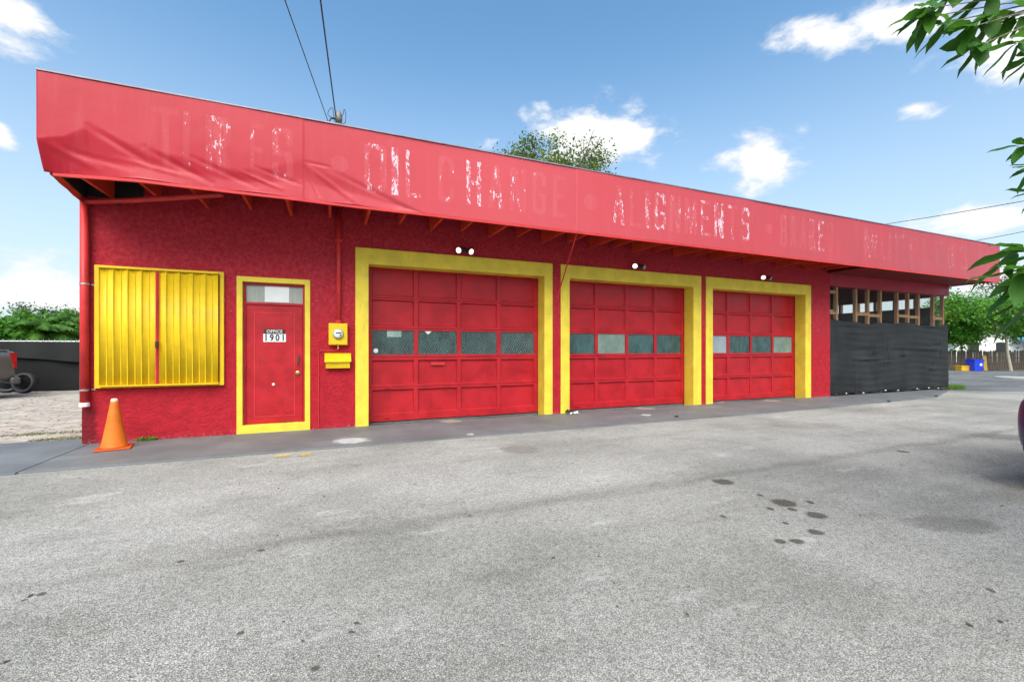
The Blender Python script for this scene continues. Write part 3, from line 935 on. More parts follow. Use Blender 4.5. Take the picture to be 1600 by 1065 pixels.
ROWS = [(.155, .615), (.712, 1.182), (1.293, 1.757), (1.843, 2.340), (2.416, 2.925)]
JOINTS = [.663, 1.237, 1.800, 2.378]
pane_kinds = [['glass', 'glass', 'glass', 'glass'], ['glass', 'glass_pale', 'glass', 'glass'], ['glass_grey', 'glass', 'glass', 'glass_pale']]
for di, (a0, a1, a2, a3) in enumerate(DOORS):
    MB().cells([a0, a1, a2, a3], [-.10, DT, FT], lambda i, j: not (i == 1 and j == 0), YW - .022, YW + .30).build('door_surround', M['yellow'], B, bevel=.012)
    dx0, dx1 = a1 - .03, a2 + .03
    D = None
    vis0, vis1 = a1, a2
    W_ = vis1 - vis0
    st, ms = .085, .085
    pw = (W_ - 2 * st - 3 * ms) / 4
    cols = [(vis0 + st + k * (pw + ms), vis0 + st + k * (pw + ms) + pw) for k in range(4)]
    dxs = [dx0] + [v for c in cols for v in c] + [dx1]
    dzs = [.012] + [v for r in ROWS for v in r] + [2.985]
    for j in JOINTS: dzs += [j - .003, j + .003]
    dzs = sorted(dzs)

    def dsolid(i, j):
        zm = (dzs[j] + dzs[j + 1]) / 2
        if dzs[j + 1] - dzs[j] < .0065: return False
        xm = (dxs[i] + dxs[i + 1]) / 2
        inc = any(c[0] < xm < c[1] for c in cols); inr = any(r[0] < zm < r[1] for r in ROWS)
        return not (inc and inr)
    D = MB().cells(dxs, dzs, dsolid, YD, YD + .050).build('garage_door', M['door'], B, bevel=.004)
    MB().box(dx0, dx1, YD + .056, YD + .065, .012, 2.985).build('door_backing', M['black'], D)
    pmesh = {}
    for ri, (z0, z1) in enumerate(ROWS):
        for ci, (x0, x1) in enumerate(cols):
            if ri == 2:
                mt = M[pane_kinds[di][ci]]
                m = MB().box(-pw / 2, pw / 2, 0, .008, -(z1 - z0) / 2, (z1 - z0) / 2)
                m.build('window_pane', mt, D, loc=((x0 + x1) / 2, YD + .026, (z0 + z1) / 2))
                continue
            key = ri
            if key not in pmesh:
                pmesh[key] = make_panel(pw, z1 - z0).mesh('panel'); pmesh[key].materials.append(M['panel'])
            o = bpy.data.objects.new('panel', pmesh[key]); C.objects.link(o); o.parent = D
            o.location = ((x0 + x1) / 2, YD + .034, (z0 + z1) / 2)
    # lift handles
    for hz in (.655, .085):
        hx = vis0 + .36
        m = MB().box(hx - .055, hx + .055, YD - .022, YD - .014, hz - .012, hz + .012)
        m.box(hx - .055, hx - .045, YD - .0145, YD + .001, hz - .008, hz + .008); m.box(hx + .045, hx + .055, YD - .0145, YD + .001, hz - .008, hz + .008)
        m.build('lift_handle', M['door'], D)
    if di == 0:
        c = cols[1]
        cxm = (c[0] + c[1]) / 2
        m = MB().box(cxm - .14, cxm + .14, YD - .004, YD + .024, 1.075, 1.135)
        o = m.build('letter_slot', M['pipe'], D, bevel=.004)
        # wire guard behind... in front of the panes: crossed wires in one mesh
        for ci, (x0, x1) in enumerate(cols):
            g = MB(); z0, z1 = ROWS[2]
            stp = .055
            y = YD + .017
            H = z1 - z0
            n = int((x1 - x0 + H) / stp)
            for k in range(n):
                for sgn in (1, -1):
                    s0 = x0 - H + k * stp
                    p = []
                    for zz in (0, H):
                        xx = s0 + zz * .62 + .19 if sgn > 0 else s0 + (H - zz) * .62 + .19
                        p.append((xx, zz))
                    (xa, za), (xb, zb_) = p
                    # clip
                    def clip(xa, za, xb, zb_):
                        t0, t1 = 0, 1
                        dx = xb - xa
                        for lo, s_ in ((x0, 1), (x1, -1)):
                            fa_, fb_ = s_ * (xa - lo), s_ * (xb - lo)
                            if fa_ < 0 and fb_ < 0: return None
                            if fa_ < 0: t0 = max(t0, fa_ / (fa_ - fb_))
                            elif fb_ < 0: t1 = min(t1, fa_ / (fa_ - fb_))
                        if t0 >= t1: return None
                        return (xa + dx * t0, za + (zb_ - za) * t0, xa + dx * t1, za + (zb_ - za) * t1)
                    q = clip(xa, za, xb, zb_)
                    if q: g.tube([(q[0], y, z0 + q[1]), (q[2], y, z0 + q[3])], .0024, 3, False)
            kind(g.build('wire_guard', M['steel'], D), 'stuff')
        z0, z1 = ROWS[2]
        x0, x1 = cols[0]
        MB().box(x0 + .28, x0 + .55, YD + .020, YD + .0215, z1 - .125, z1 - .003).build('window_notice', simple('green_notice', (.30, .42, .38), .6), D)
        MB().lathe([(.045, 0), (.045, .002)], Matrix.Translation((x0 + .07, YD + .012, z0 + .075)) @ Matrix.Rotation(R(90), 4, 'X'), 14).build('round_sticker', M['paper'], D)
        x0, x1 = cols[1]
        MB().add([(x0 + .13, YD + .012, z1 - .004), (x0 + .27, YD + .012, z1 - .004), (x0 + .20, YD + .012, z1 - .07), (x0 + .13, YD + .0135, z1 - .004), (x0 + .27, YD + .0135, z1 - .004), (x0 + .20, YD + .0135, z1 - .07)],
                 [(0, 2, 1), (3, 4, 5), (0, 1, 4, 3), (1, 2, 5, 4), (2, 0, 3, 5)]).build('window_notice', M['paper'], D)
    if di == 1:
        MB().box(cols[0][0] - .07, cols[0][0] - .02, YD - .003, YD + .001, 1.31, 1.38).build('window_notice', M['paper'], D)

# ---- office door
ox0, ox1 = -1.41, -.31
MB().cells([ox0, ox0 + .085, ox1 - .085, ox1], [-.10, .135, 2.515, 2.60], lambda i, j: not (i == 1 and j == 1), YW - .018, YW + .29).build('office_door_surround', M['yellow'], B, bevel=.008)
lx0, lx1 = ox0 + .085, ox1 - .085
yl = YW + .07
fr = MB().cells([lx0 + .002, lx0 + .035, lx1 - .035, lx1 - .002], [.137, 2.145, 2.185, 2.475, 2.513], lambda i, j: not (i == 1 and j in (0, 2)), yl - .015, yl + .06)
fr.build('office_door_frame', M['door'], B, bevel=.004)
od = MB().box(lx0 + .039, lx1 - .039, yl + .004, yl + .045, .142, 2.141).build('office_door', M['panel'], B, bevel=.004)
ix0, ix1, iz0, iz1 = lx0 + .155, lx1 - .16, .25, 2.02
MB().cells([ix0, ix0 + .012, ix1 - .012, ix1], [iz0, iz0 + .012, iz1 - .012, iz1], lambda i, j: not (i == 1 and j == 1), yl - .001, yl + .0045).build('panel_moulding', M['pipe'], od)
for hz in (.32, 1.15, 1.98):
    MB().tube([(lx0 + .037, yl - .006, hz - .05), (lx0 + .037, yl - .006, hz + .05)], .009, 8).build('hinge', M['door'], od)
m = MB().box(lx1 - .125, lx1 - .085, yl - .004, yl + .003, 1.12, 1.30).tube([(lx1 - .105, yl - .003, 1.145), (lx1 - .105, yl - .045, 1.16), (lx1 - .105, yl - .045, 1.26), (lx1 - .105, yl - .003, 1.275)], .009, 8)
m.build('pull_handle', simple('handle_maroon', (.16, .03, .035), .4), od, smooth=False)
MB().lathe([(.036, 0), (.034, .012), (.02, .018), (.018, .03)], Matrix.Translation((lx1 - .115, yl + .003, .985)) @ Matrix.Rotation(R(90), 4, 'X'), 16).build('lock', M['brass'], od)
MB().lathe([(.022, 0), (.022, .004)], Matrix.Translation((lx0 + .44, yl + .002, .80)) @ Matrix.Rotation(R(90), 4, 'X'), 12).build('cover_plate', M['white'], od)
tr = MB().box(lx0 + .036, lx1 - .036, yl + .02, yl + .028, 2.186, 2.474).build('transom_pane', m_glass('frosted_glass', (.30, .31, .27), .35, .08), B)
MB().box(lx0 + .31, lx0 + .68, yl + .014, yl + .017, 2.20, 2.468).build('window_paper', M['paper'], tr)

# ---- accordion storm shutter
sx0, sx1, sz0, sz1 = -3.21, -1.58, .815, 2.645
sh = MB().cells([sx0, sx0 + .06, sx1 - .06, sx1], [sz0, sz0 + .055, sz1 - .055, sz1], lambda i, j: not (i == 1 and j == 1), YW - .05, YW - .001).build('shutter_frame', M['yellow_metal'], B, bevel=.005)
MB().box(sx0 + .061, sx1 - .061, YW - .012, YW - .002, sz0 + .056, sz1 - .056).build('window_board', M['pipe'], sh)
MB().box(sx0 + .062, sx1 - .062, YW - .13, YW - .051, sz0 + .028, sz0 + .046).build('shutter_track', M['yellow_metal'], sh)
MB().box(sx0 + .062, sx1 - .062, YW - .12, YW - .051, sz1 - .046, sz1 - .028).build('shutter_track', M['yellow_metal'], sh)


def blades(x0, x1, n, flip):
    w = (x1 - x0) / n
    for k in range(n):
        a, b = x0 + k * w, x0 + (k + 1) * w
        front = (k + flip) % 2
        ya, yb = (YW - .094, YW - .070) if front else (YW - .070, YW - .094)
        z0, z1 = sz0 + .05, sz1 - .05
        # a curved aluminium blade, 6 strips wide
        m = MB(); N = 6
        for i in range(N + 1):
            t = i / N
            x = a + (b - a) * t
            bow = .007 * math.sin(math.pi * t) * (1 if front else -1)
            y = ya + (yb - ya) * t + bow
            m.v += [(x, y, z0), (x, y, z1), (x, y + .003, z0), (x, y + .003, z1)]
        for i in range(N):
            o = i * 4
            m.f += [(o, o + 4, o + 5, o + 1), (o + 6, o + 2, o + 3, o + 7), (o + 1, o + 5, o + 7, o + 3), (o + 4, o, o + 2, o + 6)]
        m.build('shutter_blade', M['yellow_metal'], sh, smooth=True)
        px, py = (a, ya)
        MB().tube([(px, py - .004, z0 - .012), (px, py - .004, z1 + .012)], .0075, 6).build('shutter_pin', M['yellow_metal'], sh)


blades(sx0 + .07, -2.465, 8, 1)
blades(-2.415, sx1 - .07, 9, 0)
MB().box(-2.459, -2.443, YW - .115, YW - .07, sz0 + .05, sz1 - .05).build('lock_bar', M['pipe'], sh)
MB().box(-2.439, -2.424, YW - .10, YW - .06, sz0 + .05, sz1 - .05).build('lock_bar', M['pipe'], sh)
MB().box(-2.455, -2.425, YW - .15, YW - .113, 1.42, 1.52).build('shutter_latch', M['dark_metal'], sh, bevel=.004)

# ---- screened bay: timber studs, wire mesh, dark inside
EN = empty('timber_screen_frame', (17, YW + .1, 0))
EN.location = (0, 0, 0)
tag(EN, 'raw timber studs with wire mesh above the black cloth at the far end', 'frame')
SX = [13.80, 14.24, 15.19, 15.81, 16.47, 17.40, 18.02, 18.64, 19.55, 20.17]
for i, x in enumerate(SX):
    if i == 0: continue
    w = .045
    MB().box(x - w, x + w, YW + .10, YW + .19, .002, 3.279).build('stud', M['stud'], EN, bevel=.004)
for i in (0, 2, 3, 5, 6, 8):
    a = SX[i] + .046 if i else 13.745
    b = SX[i + 1] - .046
    z = 2.50 + random.uniform(-.03, .03)
    MB().box(a, b, YW + .11, YW + .18, z - .045, z + .045).build('blocking', M['stud'], EN)
MB().box(13.745, SX[1] - .047, YW + .11, YW + .18, 3.08, 3.17).build('blocking', M['stud'], EN)
MB().box(SX[1] + .1, SX[1] + .55, YW + .5, YW + .56, 2.60, 2.64).build('spare_board', M['white'], EN)
# right side of the bay: studs with dark cloth inside, a strip of daylight left open at the top
for y in (9.3, 9.95, 10.6, 11.25, 11.9, 12.6, 13.3, 14.0, 14.7, 15.4, 16.1):
    MB().box(20.10, 20.26, y - .045, y + .045, .002, 3.5).build('stud', M['stud'], EN)
MB().box(20.05, 20.09, YW + .32, BY1 - .26, .01, 2.90).build('inner_cloth', M['screen'], EN)
MB().box(20.05, 20.24, YW + .32, BY1 - .26, 3.26, 4.4).build('side_header', M['header'], EN)
MB().box(13.75, 20.04, 12.0, 12.06, .01, 4.32).build('inner_cloth', M['dark_void'], EN)  # darkness inside the bay is put into this near-black colour
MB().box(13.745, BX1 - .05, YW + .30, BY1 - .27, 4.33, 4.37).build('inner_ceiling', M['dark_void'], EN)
g = MB()
y = YW + .085
z0, z1 = 2.15, 3.275
H = z1 - z0
k = 0
x = 13.75 - H
while x < 20.25:
    for sgn in (0, 1):
        xa, xb = (x, x + H) if sgn == 0 else (x + H, x)
        ta, tb = 0.0, 1.0
        lo, hi = 13.75, 20.25
        d = xb - xa
        t_lo, t_hi = sorted(((lo - xa) / d, (hi - xa) / d))
        ta, tb = max(ta, t_lo), min(tb, t_hi)
        if ta < tb: g.tube([(xa + d * ta, y, z0 + H * ta), (xa + d * tb, y, z0 + H * tb)], .0026, 3, False)
    x += .075
kind(g.build('wire_mesh', simple('dull_wire', (.10, .10, .10), .6), EN), 'stuff')

# black privacy cloth in front
nx2, nz2 = 260, 90
SXA, SXB = 13.755, 20.27
xs2 = np.linspace(SXA, SXB, nx2 + 1); ts = np.linspace(0, 1, nz2 + 1)
P, T = np.meshgrid(xs2, ts, indexing='ij')
top = 2.25 + .035 * np.sin(P * 1.9) + .02 * np.sin(P * 4.7) - .03 * np.abs(np.sin((P - 13.8) * 1.45))
bot = .055 + .015 * np.sin(P * 3.1) + .01 * np.sin(P * 7.3)
ZZc = bot + (top - bot) * T
Yc = YW + .02 + .018 * np.sin(P * 2.1 + T * 3) * np.sin(T * 3.1) - .02 * np.sin(P * 5.3) * (1 - T) ** 3
for (px, pz, rx, rz, a) in [(15.2, 1.35, .5, .07, .035), (15.9, 1.12, .10, .22, .05), (15.6, 1.08, .55, .04, -.035), (16.6, 1.25, .05, .35, .04), (16.55, .98, .3, .03, -.03), (17.4, 1.35, .8, .06, .03),
                            (17.55, 1.22, .16, .05, -.045), (19.6, 1.52, .25, .06, .05), (19.7, 1.40, .05, .25, .03), (19.2, .72, .18, .05, -.04), (19.25, .80, .05, .12, .03), (14.6, 2.05, .5, .04, .025), (14.9, 1.9, .4, .03, -.02),
                            (18.9, 1.40, .9, .05, -.025), (14.0, 1.5, .1, .5, .03), (15.0, .4, .06, .5, -.02), (19.2, 2.1, .5, .04, .03)]:
    Yc += 1.2 * a * np.exp(-((P - px) / rx) ** 2 - ((ZZc - pz) / rz) ** 2)
Yc += .004 * np.sin(ZZc * 31 + 2 * np.sin(P * 1.3)) * (.4 + .6 * np.sin(P * .9) ** 2)
Yc = np.minimum(Yc, YW + .075)
co = np.stack([P, Yc, ZZc], -1).reshape(-1, 3)
idx = np.arange((nx2 + 1) * (nz2 + 1)).reshape(nx2 + 1, nz2 + 1)
fa = np.stack([idx[:-1, :-1], idx[1:, :-1], idx[1:, 1:], idx[:-1, 1:]], -1).reshape(-1, 4)
me = bpy.data.meshes.new('cloth'); me.from_pydata(co.tolist(), [], fa.tolist()); me.update()
PS = empty('privacy_screen', (17, YW, 0)); PS.location = (0, 0, 0)
tag(PS, 'wrinkled black privacy cloth stretched across the open bay at the far end', 'screen')
o = link('cloth', me, M['screen'], PS, smooth=True)
sm = o.modifiers.new('thickness', 'SOLIDIFY'); sm.thickness = .003; sm.offset = 1
hem = [(x, YW + .012, .045 + .015 * math.sin(x * 3.1) + .01 * math.sin(x * 7.3)) for x in np.linspace(SXA, SXB, 60)]
MB().tube(hem, .008, 6).build('hem_rope', M['wire'], PS)
for x in (14.5, 15.35, 16.5, 17.2, 18.3, 19.0, 19.6):
    z = .05 + .015 * math.sin(x * 3.1) + .01 * math.sin(x * 7.3)
    MB().box(x - .03, x + .03, YW - .012, YW + .010, z - .012, z + .014).build('hem_tie', M['white'], PS, bevel=.006)

# ------------------------------------------------------------------ fittings on the wall
# drain pipe: slanting run under the eave and the downpipe at the corner
dp = empty('drain_pipe'); tag(dp, 'red drain pipe down the left corner of the garage with white open end', 'pipe')
cx0 = BX0 + .06
MB().tube([(cx0, YW - .075, 3.545), (-2.6, 7.98, 3.56), (-1.40, 7.28, 3.575)], .038, 12).build('eave_run', M['pipe'], dp, smooth=True)
MB().tube([(cx0, YW - .075, 3.60), (cx0, YW - .075, .62)], .052, 14).build('downpipe', M['pipe'], dp, smooth=True)
MB().lathe([(.060, .0), (.060, .05), (.052, .055)], Matrix.Translation((cx0, YW - .075, .56)), 14).build('pipe_end', M['white'], dp)
for z in (.80, 2.35):
    m = MB().lathe([(.057, -.012), (.057, .012)], Matrix.Translation((cx0, YW - .075, z)), 14)
    m.box(cx0 + .05, cx0 + .10, YW - .012, YW - .001, z - .012, z + .012)
    m.build('pipe_clip', M['steel'], dp)
# conduit + mast
cd = empty('electrical_conduit'); tag(cd, 'red conduit running up the wall from the yellow meter to a roof mast', 'conduit')
MB().tube([(.15, YW - .05, 1.85), (.15, YW - .05, 4.02)], .038, 12).build('pipe', M['pipe'], cd, smooth=True)
MB().lathe([(.05, 0), (.05, .05)], Matrix.Translation((.15, YW - .05, 1.86)), 12).build('coupling', M['pipe'], cd)
MB().box(.09, .21, YW - .095, YW - .001, 3.3, 3.33).build('strap', M['pipe'], cd)
MB().tube([(.15, YW - .05, 4.021), (.15, YW - .05, 5.42)], .036, 12).build('roof_mast', M['steel'], cd, smooth=True)
mh = Matrix.Translation((.15, YW - .05, 5.40))
MB().lathe([(.05, 0), (.062, .06), (.06, .14), (.035, .2), (.01, .215)], mh, 14).build('weatherhead', simple('weathered_zinc', (.16, .145, .13), .6, .4), cd, smooth=True)
MB().tube([(.10, YW - .09, 5.44), (.02, YW - .12, 5.42), (.0, YW - .13, 5.36)], .012, 6).build('insulator', M['dark_metal'], cd)

mt = empty('electric_meter'); tag(mt, 'yellow electric meter box with round glass dial beside the office door', 'meter')
bx = MB().box(-.015, .295, YW - .12, YW - .001, 1.47, 1.85).build('meter_box', M['yellow_metal'], mt, bevel=.01)
MB().box(.0, .28, YW - .128, YW - .1215, 1.485, 1.56).build('meter_latch', M['yellow_metal'], bx, bevel=.002)
Mm = Matrix.Translation((.14, YW - .121, 1.665)) @ Matrix.Rotation(R(90), 4, 'X')
MB().lathe([(.088, -.001), (.088, .02), (.080, .026)], Mm, 24).build('meter_ring', M['steel'], mt, smooth=False)
dl = MB().lathe([(.078, .024), (.076, .05), (.066, .066), (.03, .072)], Mm, 24).build('meter_dial', simple('dial_white', (.62, .64, .63), .15, 0, .05), mt, smooth=True)
MB().box(.10, .19, YW - .1985, YW - .1945, 1.672, 1.690).build('dial_register', M['black'], dl)
MB().box(.166, .19, YW - .1985, YW - .1905, 1.63, 1.65).build('dial_register', M['black'], dl)
MB().tube([(.14, YW - .06, 1.471), (.14, YW - .06, 1.40)], .012, 8).build('drain_plug', simple('pale_orange_plastic', (.7, .35, .16), .5), mt)
MB().tube([(.14, YW - .012, 1.40), (.12, YW - .012, 1.375), (-.15, YW - .012, 1.37), (-.175, YW - .012, 1.34), (-.175, YW - .012, .02)], .008, 6).build('ground_wire', M['pipe'], mt)

mb = empty('mailbox'); tag(mb, 'yellow wall mailbox with flap lid under the electric meter', 'mailbox')
MB().add([(-.06, YW - .10, 1.06), (.335, YW - .10, 1.06), (.335, YW - .13, 1.22), (-.06, YW - .13, 1.22), (-.06, YW - .001, 1.06), (.335, YW - .001, 1.06), (.335, YW - .001, 1.30), (-.06, YW - .001, 1.30)],
         [(0, 1, 2, 3), (4, 7, 6, 5), (0, 4, 5, 1), (3, 2, 6, 7), (1, 5, 6, 2), (0, 3, 7, 4)]).build('mailbox_body', M['yellow_metal'], mb, bevel=.005)
MB().add([(-.08, YW - .155, 1.17), (.355, YW - .155, 1.17), (.355, YW - .150, 1.205), (-.08, YW - .150, 1.205), (-.08, YW - .002, 1.325), (.355, YW - .002, 1.325), (-.08, YW - .002, 1.29), (.355, YW - .002, 1.29)],
         [(0, 1, 2, 3), (3, 2, 5, 4), (0, 3, 4, 6), (1, 7, 5, 2), (0, 6, 7, 1), (4, 5, 7, 6)]).build('mailbox_lid', M['yellow_metal'], mb, bevel=.004)


def text_mesh(s, size, name, mat, loc, parent, sx=1.0, off=0.0, align='CENTER'):
    cu = bpy.data.curves.new(name, 'FONT'); cu.body = s; cu.size = size; cu.offset = off; cu.extrude = .0008
    cu.align_x = align; cu.align_y = 'CENTER'
    o = bpy.data.objects.new(name, cu); C.objects.link(o)
    bpy.context.view_layer.update()
    dg = bpy.context.evaluated_depsgraph_get()
    me = bpy.data.meshes.new_from_object(o.evaluated_get(dg))
    bpy.data.objects.remove(o)
    me.transform(Matrix.Rotation(R(90), 4, 'X') @ Matrix.Diagonal((sx, 1, 1, 1)))
    return link(name, me, mat, parent, loc=loc)


sg = empty('door_number_sign'); tag(sg, 'small OFFICE 1901 number sign stuck on the red office door', 'sign')
sgx, sgy = -.865, yl - .0015
MB().box(sgx - .155, sgx + .155, sgy - .001, sgy + .004, 1.660, 1.735).build('office_plate', M['black'], sg)
text_mesh('OFFICE', .072, 'office_lettering', M['white'], (sgx, sgy - .0022, 1.697), sg, 1.05, .0003)
for k, c in enumerate('1901'):
    cxm = sgx - .129 + k * .086
    MB().box(cxm - .0415, cxm + .0415, sgy - .0005, sgy + .004, 1.520, 1.656).build('number_tile', M['paper'], sg)
    text_mesh(c, .15, 'number_lettering', M['black'], (cxm, sgy - .0016, 1.588), sg, .80, .005)


def floodlight(x, z, label, both):
    o = empty('floodlight'); tag(o, label, 'floodlight', 'floodlights above the bays')
    MB().lathe([(.055, 0), (.055, .03), (.03, .045)], Matrix.Translation((x, YW - .001, z)) @ Matrix.Rotation(R(90), 4, 'X'), 14).build('wall_plate', M['dark_metal'], o)
    for s in (-1, 1):
        d = Vector((.62 * s - .25, -.85, -.42)).normalized()
        p = Vector((x + s * .05, YW - .05, z))
        q = d.to_track_quat('Z', 'Y').to_matrix().to_4x4()
        h = MB().tube([(x, YW - .03, z), tuple(p)], .014, 8).lathe([(.025, 0), (.036, .04), (.054, .10), (.060, .14), (.057, .142)], Matrix.Translation(p) @ q, 16)
        hd = h.build('lamp_head', simple('lamp_bronze', (.09, .06, .04), .4, .3) if 'lampmat' not in M else M['lampmat'], o, smooth=False)
        lit = both or s < 0
        MB().lathe([(.055, .1435), (.045, .154), (.015, .160)], Matrix.Translation(p) @ q, 16).build('lens', M['lamp'] if lit else M['glass_grey'], hd, smooth=True)
    return o


M['lampmat'] = simple('lamp_bronze', (.09, .06, .04), .4, .3)
floodlight(2.46, 3.36, 'twin floodlight above the first bay, nearest the office door', True)
floodlight(6.66, 3.36, 'twin floodlight above the middle bay door', False)
floodlight(10.88, 3.36, 'twin floodlight above the third bay door, farthest from the office', False)

sc_ = empty('security_camera'); tag(sc_, 'small dark dome camera under the eave at the left corner', 'camera')
MB().lathe([(.05, 0), (.05, .02)], Matrix.Translation((-2.93, YW - .09, 3.60)), 14).build('mount', M['dark_metal'], sc_)
MB().lathe([(.012, -.055), (.035, -.045), (.045, -.02), (.047, -.001)], Matrix.Translation((-2.93, YW - .09, 3.60)), 14).build('dome', simple('dome_glass', (.02, .03, .035), .12), sc_, smooth=True)
MB().box(-2.945, -2.915, YW - .10, YW - .001, 3.6201, 3.635).build('bracket', M['dark_metal'], sc_)

rd = empty('brace_rod'); tag(rd, 'thin rusty red rod slanting from the wall up to the fascia between bays', 'rod')
MB().tube([(4.55, YW - .03, 2.53), (4.31, 7.16, 3.60)], .014, 8).build('rod', M['pipe'], rd)
MB().lathe([(.035, 0), (.03, .03)], Matrix.Translation((4.55, YW - .001, 2.52)) @ Matrix.Rotation(R(90), 4, 'X'), 10).build('wall_eye', M['pipe'], rd)
cl = empty('corner_lamp'); tag(cl, 'small white globe lamp at the far right corner under the soffit', 'lamp')
MB().lathe([(.01, -.05), (.04, -.03), (.05, 0), (.04, .03), (.01, .05)], Matrix.Translation((20.20, YW - .06, 3.56)), 12).build('globe', M['white'], cl, smooth=True)
MB().box(20.18, 20.22, YW - .08, YW - .04, 3.60, 3.633).build('mount', M['white'], cl)

# ------------------------------------------------------------------ traffic cone
tcn = empty('traffic_cone', (-2.80, 7.86, 0.0), R(12))
tag(tcn, 'faded orange traffic cone standing on the apron at the left corner', 'traffic cone')
m = MB()
hw = .215
prof = [(hw, 0), (hw, .022), (hw - .03, .034), (.15, .04)]
for h_, z in prof:
    c_ = .045 if h_ > .16 else .03
    for sx, sy in ((1, 1), (-1, 1), (-1, -1), (1, -1)):
        pass
m.box(-hw, hw, -hw, hw, .002, .024)
base = m.build('cone_base', M['cone_base'], tcn, bevel=.014)
MB().lathe([(.178, .0245), (.165, .045), (.158, .06), (.10, .36), (.05, .645), (.042, .665)], n=28).build('cone_body', M['cone'], tcn, smooth=True)
MB().lathe([(.044, .655), (.046, .675), (.036, .70), (.03, .702)], n=20).build('cone_tip', simple('scuffed_pale_orange', (.72, .52, .36), .7, 0, .3, 40), tcn, smooth=True)
tcn.scale = (.9, .9, 1.0)

# ------------------------------------------------------------------ wires
def catenary(a, b, sag, n=24):
    a, b = Vector(a), Vector(b)
    return [a.lerp(b, t) - Vector((0, 0, sag * 4 * t * (1 - t))) for t in [i / n for i in range(n + 1)]]


m0 = Vector((.10, YW - .10, 5.50))
p1 = at(500, 0, 5.3)
d = (p1 - m0)
far_pt = m0 + d * 5
far_pt.z += 1.0
o = MB().tube(catenary(m0, far_pt, .25, 30), .011, 6).build('service_wire', M['wire']); tag(o, 'thick black service wire rising from the roof mast', 'wire')
p2 = at(512, 188, 8.6); p3 = at(445, 0, 5.6)
d = (p3 - p2)
o = MB().tube([p2 - d * .9, p2, p3, p3 + d * 4], .008, 6).build('telephone_wire', M['wire']); tag(o, 'thin wire crossing the sky left of the roof mast', 'wire')
lp = MB()
c0 = Vector((.13, YW - .07, 5.50))
rt = Vector((_c, -_s, 0))
for pts in ([(0, 0), (-.10, -.02), (-.19, .04), (-.15, .15), (-.10, .16), (-.075, .02), (-.05, -.15), (-.09, -.2)], [(.04, 0), (.11, .04), (.13, .14), (.16, .05), (.15, -.12), (.08, -.13), (.03, -.05)],
            [(0, -.1), (-.08, -.18), (-.14, -.25)], [(.02, -.1), (.10, -.18), (.17, -.30)]):
    P_ = [c0 + rt * a * .9 + Vector((0, 0, b * .9)) for a, b in pts]
    # smooth with Catmull-Rom
    Q = []
    for i in range(len(P_) - 1):
        p_0, p_1, p_2, p_3 = P_[max(i - 1, 0)], P_[i], P_[i + 1], P_[min(i + 2, len(P_) - 1)]
        for k in range(5):
            t = k / 5
            Q.append(.5 * ((2 * p_1) + (p_2 - p_0) * t + (2 * p_0 - 5 * p_1 + 4 * p_2 - p_3) * t * t + (3 * p_1 - p_0 - 3 * p_2 + p_3) * t ** 3))
    Q.append(P_[-1])
    lp.tube(Q, .006, 5)
lp.build('wire_loops', M['wire'], cd)
o = MB().tube(catenary(at(1300, 362, 52), at(1760, 284, 30), .2), .028, 6).build('power_line', M['wire']); tag(o, 'upper black power line behind the far end of the roof', 'power line')
o = MB().tube(catenary(at(1440, 390, 52), at(1760, 327, 34), .2), .026, 6).build('power_line', M['wire']); tag(o, 'lower black power line behind the far end of the roof', 'power line')
pp = empty('utility_pole'); tag(pp, 'distant thin utility pole above the shrubs at the far left', 'pole')
b0 = at(35, 545, 60)
MB().tube([(b0.x, b0.y, -.1), (b0.x, b0.y, 7.2)], .16, 8).build('pole', M['bark'], pp)
for z, l in ((6.9, 1.0), (6.3, .8)):
    MB().rbox(Matrix.Translation((b0.x, b0.y, z)) @ Matrix.Rotation(-YAW, 4, 'Z'), l * 2, .1, .09).build('crossarm', M['bark'], pp)

# ------------------------------------------------------------------ foliage
def leaf_cloud(name, mat, parent, pts, size, rnd, aspect=.55, up=.5, out_c=None):
    """each leaf: two folded quads"""
    V, F = [], []
    for p in pts:
        n = Vector((rnd.gauss(0, 1), rnd.gauss(0, 1), rnd.gauss(0, 1) + up * 1.6)).normalized()
        if out_c is not None:
            n = (n + (Vector(p) - out_c).normalized() * .6).normalized()
        a = n.orthogonal().normalized()
        a.rotate(Matrix.Rotation(rnd.uniform(0, 6.28), 3, n))
        b = n.cross(a)
        L = size * rnd.uniform(.65, 1.3); w = L * aspect
        p = Vector(p)
        o = len(V)
        dr = n * (-L * .18)
        V += [tuple(p), tuple(p + a * L * .45 + b * w * .5 + n * L * .06), tuple(p + a * L + dr), tuple(p + a * L * .45 - b * w * .5 + n * L * .06), tuple(p + a * L * .5)]
        F += [(o, o + 1, o + 4), (o + 1, o + 2, o + 4), (o, o + 4, o + 3), (o + 4, o + 2, o + 3)]
    me = bpy.data.meshes.new(name); me.from_pydata(V, [], F); me.update()
    return link(name, me, mat, parent)


def clumpy(rnd, c, rad, n, clumps, csz):
    """points in leafy clumps spread through an ellipsoid shell"""
    c = Vector(c); out = []
    cs = []
    for k in range(clumps):
        d = Vector((rnd.gauss(0, 1), rnd.gauss(0, 1), rnd.gauss(0, 1))).normalized()
        r = rnd.uniform(.45, 1.0)
        cs.append((c + Vector((d.x * rad[0] * r, d.y * rad[1] * r, d.z * rad[2] * r)), csz * rnd.uniform(.6, 1.4)))
    for i in range(n):
        q, s = cs[i % clumps]
        d = Vector((rnd.gauss(0, 1), rnd.gauss(0, 1), rnd.gauss(0, .75)))
        out.append(q + d * s * .5)
    return out, cs


